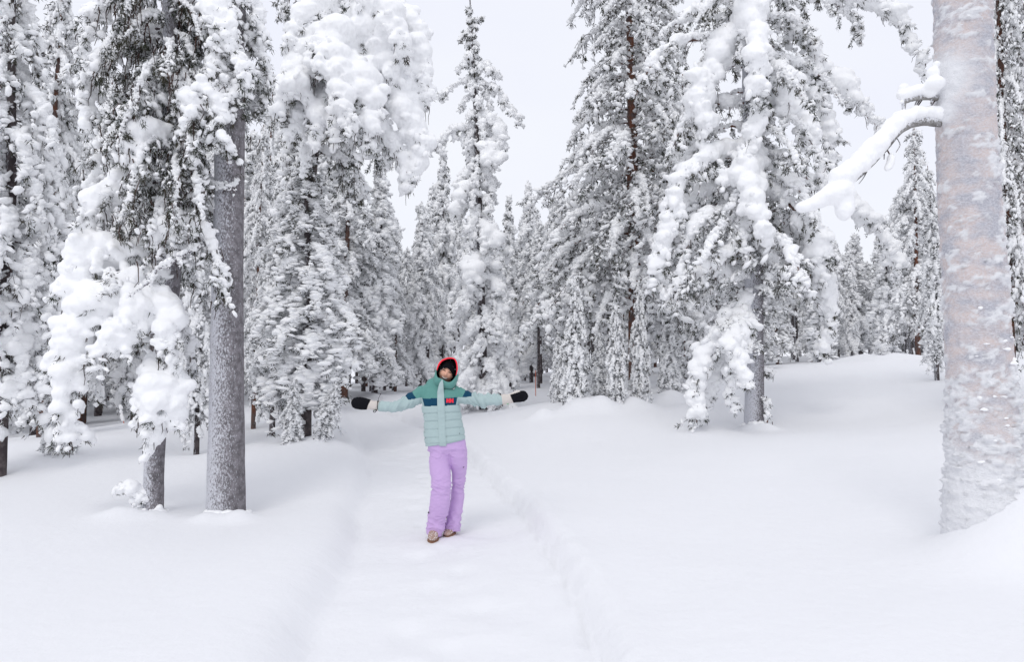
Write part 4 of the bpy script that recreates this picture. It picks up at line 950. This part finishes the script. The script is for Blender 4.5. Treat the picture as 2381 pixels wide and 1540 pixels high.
    for yy, xx, ww in zip(fy_, fxc, fw):
        base = onfront(*(c(xx, yy)[[0, 2]]), 0)[1] if yy > 335 else np.interp(yy, [246, 335], [-.125, -.128])
        for s_ in np.linspace(-.5, .5, 9):
            p = c(xx + s_ * ww, yy); edge = 1 - abs(s_ * 2) ** 6
            b_ = onfront(p[0], p[2], 0)[1] if yy > 335 else base
            G.append([p[0], min(b_, base + .004) - .001 - .006 * edge + .0015 * math.sin(yy * .11 + s_ * 4), p[2]])
    G = np.array(G); q0 = (np.arange(109)[:, None] * 9 + np.arange(8)).ravel()
    # sharpen: move hidden bumps of the quilting out of the flap
    Gy = G[:, 1].reshape(110, 9); ker = np.ones(9) / 9
    for i in range(9): Gy[:, i] = np.convolve(np.pad(Gy[:, i], 4, 'edge'), ker, 'valid')
    G[:, 1] = Gy.ravel() - .003
    link('zip_flap', mesh_np('zip_flap', G, np.c_[q0, q0 + 1, q0 + 10, q0 + 9], mint), jk)
    # red block letters on the chest band
    def block(name, rects, m, parent, eps=.004, tree=None):
        Vs, Fs = [], []
        for x0, y0, x1, y1 in rects:
            o = len(Vs); cs = [(x0, y1), (x1, y1), (x1, y0), (x0, y0)]
            for e in (eps, -.004):
                for a_, b_ in cs: p = c(a_, b_); Vs.append(onfront(p[0], p[2], e, tree))
            Fs += [(o, o + 1, o + 2, o + 3)] + [(o + i, o + 4 + i, o + 4 + (i + 1) % 4, o + (i + 1) % 4) for i in range(4)]
        return link(name, mesh_np(name, np.array(Vs), np.array(Fs), m, smooth=False), parent)
    for x0 in (780, 806.5):
        block('logo_letter', [(x0, 387, x0 + 9, 418.5), (x0 + 9, 398, x0 + 16, 408), (x0 + 16, 388, x0 + 25, 419.5)], orange, jk, .0045)
    zipm = plain('dark_zip', (.02, .03, .035), .5, .4, 0, 60, .1)
    block('pocket_zip', [(876, 612, 880, 655)], zipm, jk, .003); block('pocket_zip', [(612, 640, 615, 692)], zipm, jk, .003)
    # ---- hood: loops from the opening to the outline and round the back
    op = [(703, 174), (712, 140), (730, 110), (750, 96), (771, 87), (792, 81), (811, 82), (830, 83), (841, 92), (850, 108), (855, 127), (858, 150), (858, 171), (855, 196), (848, 218), (838, 236), (825, 252), (812, 262), (798, 264), (782, 262), (767, 254), (755, 244), (744, 239), (727, 234), (712, 231), (703, 216), (700, 200), (701, 188)]
    out = [(686, 178), (693, 140), (712, 108), (738, 90), (765, 80), (790, 75), (812, 73), (834, 78), (851, 88), (862, 108), (868, 130), (871, 152), (870, 175), (866, 200), (860, 226), (853, 255), (845, 288), (832, 310), (812, 326), (785, 330), (762, 330), (740, 326), (718, 318), (692, 306), (672, 290), (668, 262), (672, 232), (680, 205)]
    n = len(op); op = np.array(op, float); out = np.array(out, float); k4 = 4
    def dense(a): 
        idx = np.arange(n * k4) / k4; i0 = np.floor(idx).astype(int); f = (idx - i0)[:, None]
        return a[i0 % n] * (1 - f) + a[(i0 + 1) % n] * f
    def smooth_loop(a, it=6):
        for _ in range(it): a = .5 * a + .25 * (np.roll(a, 1, 0) + np.roll(a, -1, 0))
        return a
    OP, OU = smooth_loop(dense(op)), smooth_loop(dense(out)); nn = len(OP); cen = np.array([775, 190.])
    def loop(a, y): 
        p = np.array([c(*q) for q in a]); p[:, 1] = y; return p
    lowness = np.clip((OP[:, 1] - 200) / 60, 0, 1)
    yop = -.085 - .035 * lowness
    loops = [loop(OP, yop), loop(OP + (OU - OP) * .3, yop - .008), loop(OP + (OU - OP) * .65, yop + .012), loop(OP + (OU - OP) * .9, yop + .045), loop(OU, yop + .09),
             loop(cen + (OU - cen) * 1.0, .03), loop(cen + (OU - cen) * .93, .075), loop(cen + (OU - cen) * .75, .115), loop(cen + (OU - cen) * .45, .135), loop(cen + (OU - cen) * .05, .14)]
    HVt = np.vstack(loops); q = np.arange(nn)[None]; j = np.arange(len(loops) - 1)[:, None] * nn; q2 = (q + 1) % nn
    HF = np.stack([j + q, j + nn + q, j + nn + q2, j + q2], -1).reshape(-1, 4)
    nr = vnormals(HVt, HF); HVt = HVt + nr * (.003 * fbm(HVt * 40, 2))[:, None]
    fcx, fcy = tocrop(HVt[HF].mean(1)); mi = np.where((fcy < 165 + (fcx - 700) * .25), 1, 0)
    hood = link('hood', mesh_np('hood', HVt, HF, mats=[teal, palegrey], midx=mi), root)
    sub = hood.data
    ln = [loop(OP, yop), loop(cen + (OP - cen) * 1.0, yop + .02), loop(cen + (OP - cen) * 1.02, -.02), loop(cen + (OP - cen) * .95, .05), loop(cen + (OP - cen) * .6, .1), loop(cen + (OP - cen) * .05, .12)]
    LV = np.vstack(ln); j = np.arange(len(ln) - 1)[:, None] * nn
    link('hood_lining', mesh_np('hood_lining', LV, np.stack([j + q, j + q2, j + nn + q2, j + nn + q], -1).reshape(-1, 4), lining), hood)
    rimI = np.array([i for i in range(nn) if OP[i, 1] < np.interp(OP[i, 0], [700, 860], [178, 216])])
    order = rimI; 
    # contiguous run over the top
    st = [i for i in rimI if (i - 1) % nn not in set(rimI)][0]; run = [(st + i) % nn for i in range(len(rimI))]
    RP = loop(OP, yop - .004)[run]; rr = np.interp(np.linspace(0, 1, len(run)), [0, .12, .5, .85, 1], [.003, .0085, .006, .0065, .003])
    link('hood_trim', mesh_np('hood_trim', *tubes(RP[None], rr[None], 8), orange), hood)
    # ---- knitted hat
    keep = []
    for f in hf: 
        p = hv[f].mean(0) - hc; u = p @ hu; w_ = p @ hw
        if w_ > .024 - 13 * u * u or p[1] > .02: keep.append(f)
    keep = np.array(keep); uq, inv = np.unique(keep.ravel(), return_inverse=True); bvs = hv[uq]; dd = bvs - hc
    bvs = hc + dd * 1.1 + np.array([0, -.003, 0]); bvs += (dd / np.linalg.norm(dd, axis=1, keepdims=True)) * (.003 * fbm(bvs * 90, 2))[:, None]
    hat = link('hat', mesh_np('hat', bvs, inv.reshape(-1, 3), lining), root)
    fl = bvs[rng.choice(len(bvs), 60)]; fl = fl[(fl[:, 1] < -.04)][:22]
    link('snow_fleck', mesh_np('snow_fleck', *balls(fl + np.array([0, -.003, 0]), rng.uniform(.001, .0028, len(fl)), rng), M['snow_near']), hat, kind='stuff')
    # ---- pants
    LL = loft([c(735, 775, 0), c(722, 880, -.01), c(735, 980, -.05), c(740, 1050, -.07), c(730, 1180, -.07), c(708, 1290, -.04), c(697, 1360, -.04), c(688, 1412, -.04)], [x * Kc for x in (86, 80, 75, 74, 76, 73, 66, 57)], [.11, .105, .09, .085, .085, .085, .09, .09], 48, 70, p=2.3)
    LR = loft([c(845, 770, 0), c(862, 880, .03), c(864, 980, .08), c(856, 1080, .11), c(845, 1200, .12), c(828, 1300, .09), c(818, 1360, .09), c(812, 1402, .09)], [x * Kc for x in (82, 68, 52, 50, 53, 58, 62, 64)], [.11, .1, .085, .08, .08, .085, .09, .09], 48, 70, p=2.3)
    PV = loft([c(768, 690), c(772, 730), c(776, 770), c(782, 805)], [x * Kc for x in (138, 148, 146, 110)], [.105, .118, .12, .1], 56, 24, p=2.3)
    V, F = join([LL, LR, PV]); V, F = remesh(V, F, .0066, 3, .5)
    nr = vnormals(V, F); cx, cy = tocrop(V)
    leg = np.where(V[:, 1] < .03, 0, 1) * 5.0
    f1 = 1 - 2 * np.abs(vnoise(np.c_[(cx + .6 * cy) / 60.0, (cy - .35 * cx) / 26.0, leg])) ** .6
    f2 = 1 - 2 * np.abs(vnoise(np.c_[(cx - .8 * cy) / 60.0 + 9, (cy + .3 * cx) / 24.0, leg])) ** .6
    knee = np.exp(-((cy - 1060) / 70) ** 2) + np.exp(-((cy - 1340) / 80) ** 2) * 1.1 + np.exp(-((cy - 800) / 40) ** 2) * .8 + .25
    disp = knee * (.0062 * f1 + .0055 * f2) + .003 * fbm(V * 12, 2)
    disp -= .004 * np.exp(-((cy - 1308 + (cx - 700) * .03) / 3.5) ** 2)
    for x0, x1 in ((640, 660), (900, 925)): disp -= .004 * np.exp(-((cx - np.interp(cy, [745, 860], [x0 - 2, x1])) / 3.5) ** 2) * (cy < 860) * (cy > 730)
    V = V + nr * disp[:, None]
    pants = link('pants', mesh_np('pants', V, F, lilac), root)
    pb = BVHTree.FromPolygons([tuple(v) for v in V], [tuple(f) for f in F])
    block('logo_mark', [(902, 907, 912, 911), (901, 911, 907, 915)], black, pants, .002, pb)
    block('tag', [(644, 1234, 651, 1248)], black, pants, .006, pb)
    # ---- boots
    for nm, cx0, cyb, y0, yaw in (('boot', 684, 1440, -.05, .05), ('boot', 800, 1440, .13, -.1)):
        L_ = .26; t = np.linspace(0, 1, 14); a_ = .88 * np.interp(t, [0, .12, .35, .6, .85, 1], [.034, .044, .048, .043, .042, .036])
        hgt = np.interp(t, [0, .15, .35, .6, 1], [.028, .042, .052, .075, .08])
        ctr = np.array([c(cx0, cyb)[0], y0, 0]); pts = np.c_[np.zeros(14), -.17 + L_ * t, hgt * .55 + .022]
        co, si = math.cos(yaw), math.sin(yaw); Rm = np.array([[co, -si, 0], [si, co, 0], [0, 0, 1]])
        def B_(P): return P @ Rm.T + ctr
        k_ = len(pts); Vb = (IV[None] * np.stack([a_ + .006, np.full(k_, .036), hgt * .62], 1)[:, None, :] + pts[:, None]).reshape(-1, 3); Fb = (IF[None] + (np.arange(k_) * len(IV))[:, None, None]).reshape(-1, 3)
        sh = balls(np.array([[0, .03, .08 + .02 * i] for i in range(7)]), np.full(7, .052), rng, 1)
        Vb, Fb = remesh(*join([(Vb, Fb), sh]), .006, 4); Vb[:, 2] = np.maximum(Vb[:, 2], .02)
        bt = link(nm, mesh_np('boot', B_(Vb), Fb, tan), root)
        an = np.arange(40) / 40 * 2 * np.pi; oy = -.045 + .142 * np.cos(an); tt = np.clip((oy + .187) / .284, 0, 1); ox = np.sin(an) * (np.interp(tt, [0, .15, .4, .7, 1], [.042, .048, .049, .045, .04])); ox = np.sign(np.sin(an)) * np.minimum(np.abs(ox) * 1.15, .049)
        lv = []; 
        for z_, s_ in ((-.012, .97), (.0, 1.02), (.018, 1.02), (.026, .97)): lv.append(np.c_[ox * s_, -.045 + (oy + .045) * s_, np.full(40, z_)])
        lv.append(np.c_[ox * 0, oy * 0 - .045, np.full(40, .026)]); lv.insert(0, np.c_[ox * 0, oy * 0 - .045, np.full(40, -.012)])
        SV = np.vstack(lv); j = np.arange(5)[:, None] * 40; q = np.arange(40)[None]; q2 = (q + 1) % 40
        link('sole', mesh_np('sole', B_(SV), np.stack([j + q, j + q2, j + 40 + q2, j + 40 + q], -1).reshape(-1, 4), sole), bt)
        fr = Vb[(Vb[:, 1] < -.06) & (Vb[:, 2] > .03)]; fr = fr[rng.choice(len(fr), 60)]
        link('snow_dusting', mesh_np('snow_dusting', *balls(B_(fr), rng.uniform(.002, .005, len(fr)), rng, .5), M['snow_near']), bt, kind='stuff')
    # ---- mittens
    def mitten(cuff, hand, thumb, whites):
        cu = [c(x, y, 0) for x, y, r in cuff]; Vc, Fc = loft(cu, [r * Kc for *_, r in cuff], [r * Kc * .9 for *_, r in cuff], 36, 40)
        nr = np.repeat(np.linspace(0, 1, 40), 36); rib = .0016 * np.sin(nr * 46)
        cen_ = Vc[:-2].reshape(40, 36, 3).mean(1); d_ = Vc[:-2] - np.repeat(cen_, 36, 0); Vc[:-2] += d_ / (np.linalg.norm(d_, axis=1, keepdims=True) + 1e-9) * rib[:, None]
        H = loft([c(x, y, 0) for x, y, r in hand], [r * Kc for *_, r in hand], [r * Kc * .72 for *_, r in hand], 36, 36)
        Th = loft([c(x, y, -.018) for x, y, r in thumb], [r * Kc for *_, r in thumb], [r * Kc for *_, r in thumb], 20, 20)
        V, F = remesh(*join([H, Th]), .0048, 3); nr = vnormals(V, F); V = V + nr * (.003 * fbm(V * 35, 2))[:, None]
        fx, fy = tocrop(V[F].mean(1)); mi = whites(fx, fy).astype(int)
        mt = link('mitten', mesh_np('mitten', V, F, mats=[black, cream], midx=mi), root)
        link('cuff', mesh_np('cuff', Vc, Fc, cream), mt)
        return mt
    m1 = mitten([(262, 451, 33), (248, 449, 38), (235, 446, 38), (212, 444, 35), (195, 441, 35), (182, 438, 32)], [(196, 438, 32), (180, 436, 38), (150, 432, 45), (115, 429, 48), (80, 425, 46), (55, 421, 35), (40, 418, 12)],
                [(165, 420, 18), (140, 402, 15), (118, 391, 13), (103, 385, 9), (98, 383, 4)], lambda x, y: (x > 160 + (480 - y) * .42) )
    m2 = mitten([(1186, 402, 36), (1197, 401, 42), (1212, 399, 43), (1232, 397, 40), (1252, 393, 36), (1266, 390, 34)], [(1248, 392, 33), (1268, 388, 40), (1300, 380, 43), (1335, 375, 44), (1365, 371, 42), (1386, 369, 32), (1398, 367, 10)],
                [(1272, 372, 17), (1292, 352, 15), (1312, 341, 13), (1332, 336, 9), (1340, 334, 4)], lambda x, y: (x < 1282 - (418 - y) * .42) | ((y < 352 - (x - 1290) * .32) & (x < 1335)))
    cordm = black
    def cord(pts, r, parent, name='cord'):
        P_ = smooth_path([c(*p) for p in pts], 16); link(name, mesh_np(name, *tubes(P_[None], np.full((1, 16), r), 6), cordm), parent)
    cord([(253, 410, -.03), (255, 390, -.035), (262, 372, -.03), (267, 357, -.03)], .0016, m1); cord([(267, 362, -.03), (269, 352, -.03)], .004, m1, 'toggle'); cord([(246, 409, -.04), (258, 413, -.04)], .005, m1, 'toggle')
    cord([(250, 410, -.045), (249, 440, -.055), (247, 470, -.045), (235, 488, -.03), (222, 497, -.02), (212, 488, -.02), (222, 482, -.03), (245, 476, -.04)], .0032, m1, 'strap')
    cord([(1168, 349, -.02), (1180, 353, -.02), (1188, 360, -.02)], .0045, m2, 'toggle'); cord([(1188, 362, -.02), (1180, 350, -.02)], .0055, m2, 'toggle'); cord([(1196, 437, -.03), (1203, 448, -.03)], .005, m2, 'toggle')
    green = plain('green_tab', (.05, .5, .2), .6, .3, 0, 60, .05)
    for m_, a in ((m1, (222, 481)), (m2, (1236, 433))): link('tab', mesh_np('tab', *balls(np.array([c(a[0] + i * 5, a[1] - i, -.03) for i in range(3)]), np.full(3, .0035), rng), green), m_)
    return root
build_person()

# ------------------------------------------------------------------ marker poles
def pole(vx, vyb, vyt, d, label, cap, tilt_=0):
    p = Wp(vx, vyb, d); z = gz(p[0], p[1]) - .1; top = Wp(vx, vyt, d)[2]
    root = empty('marker_pole', (p[0], p[1], z), label, 'pole', 'thin marker poles')
    H = top - z; P = np.array([[0, 0, 0], [tilt_ * .3, 0, H * .5], [tilt_, 0, H]])
    m = bpy.data.materials.get('red_pole') or plain('red_pole', (.6, .16, .1), .6, .3, 0, 40, .1)
    link('rod', mesh_np('rod', *tubes(P[None], np.full((1, 3), .011), 6), m), root)
    if cap:
        rg = np.random.default_rng(int(vx)); C = np.array([[tilt_ + rg.normal(0, .006), 0, H - .05 * i] for i in range(cap)]); C[:, 0] -= tilt_ * np.arange(cap) * .05 / H
        R = rg.uniform(.025, .05, cap); R[0] *= 1.4
        V, F = remesh(*balls(C, R, rg, 1.1), .012, 2); link('snow_cap', mesh_np('snow_cap', V, F, M['snow_far']), root)
pole(1245, 912, 862, 21, 'thin red marker pole standing alone behind the right-hand mitten', 0)
pole(2112, 842, 816, 27, 'left one of two snow-topped marker poles near the frosted trunk', 6, -.05)
pole(2127, 838, 812, 28, 'right one of two snow-topped marker poles near the frosted trunk', 5, -.05)
pole(289, 985, 945, 18, 'bent marker pole with a snow ball on top behind the left pines', 8, -.12)
bpy.data.scenes.remove(tmp_scene)
_tc = {}
for _m in bpy.data.meshes:
    _k = _m.name.split('.')[0]; _tc[_k] = _tc.get(_k, 0) + len(_m.loops) - 2 * len(_m.polygons)
print('TRIS', sum(_tc.values()), dict(sorted(_tc.items(), key=lambda q: -q[1])[:16]))
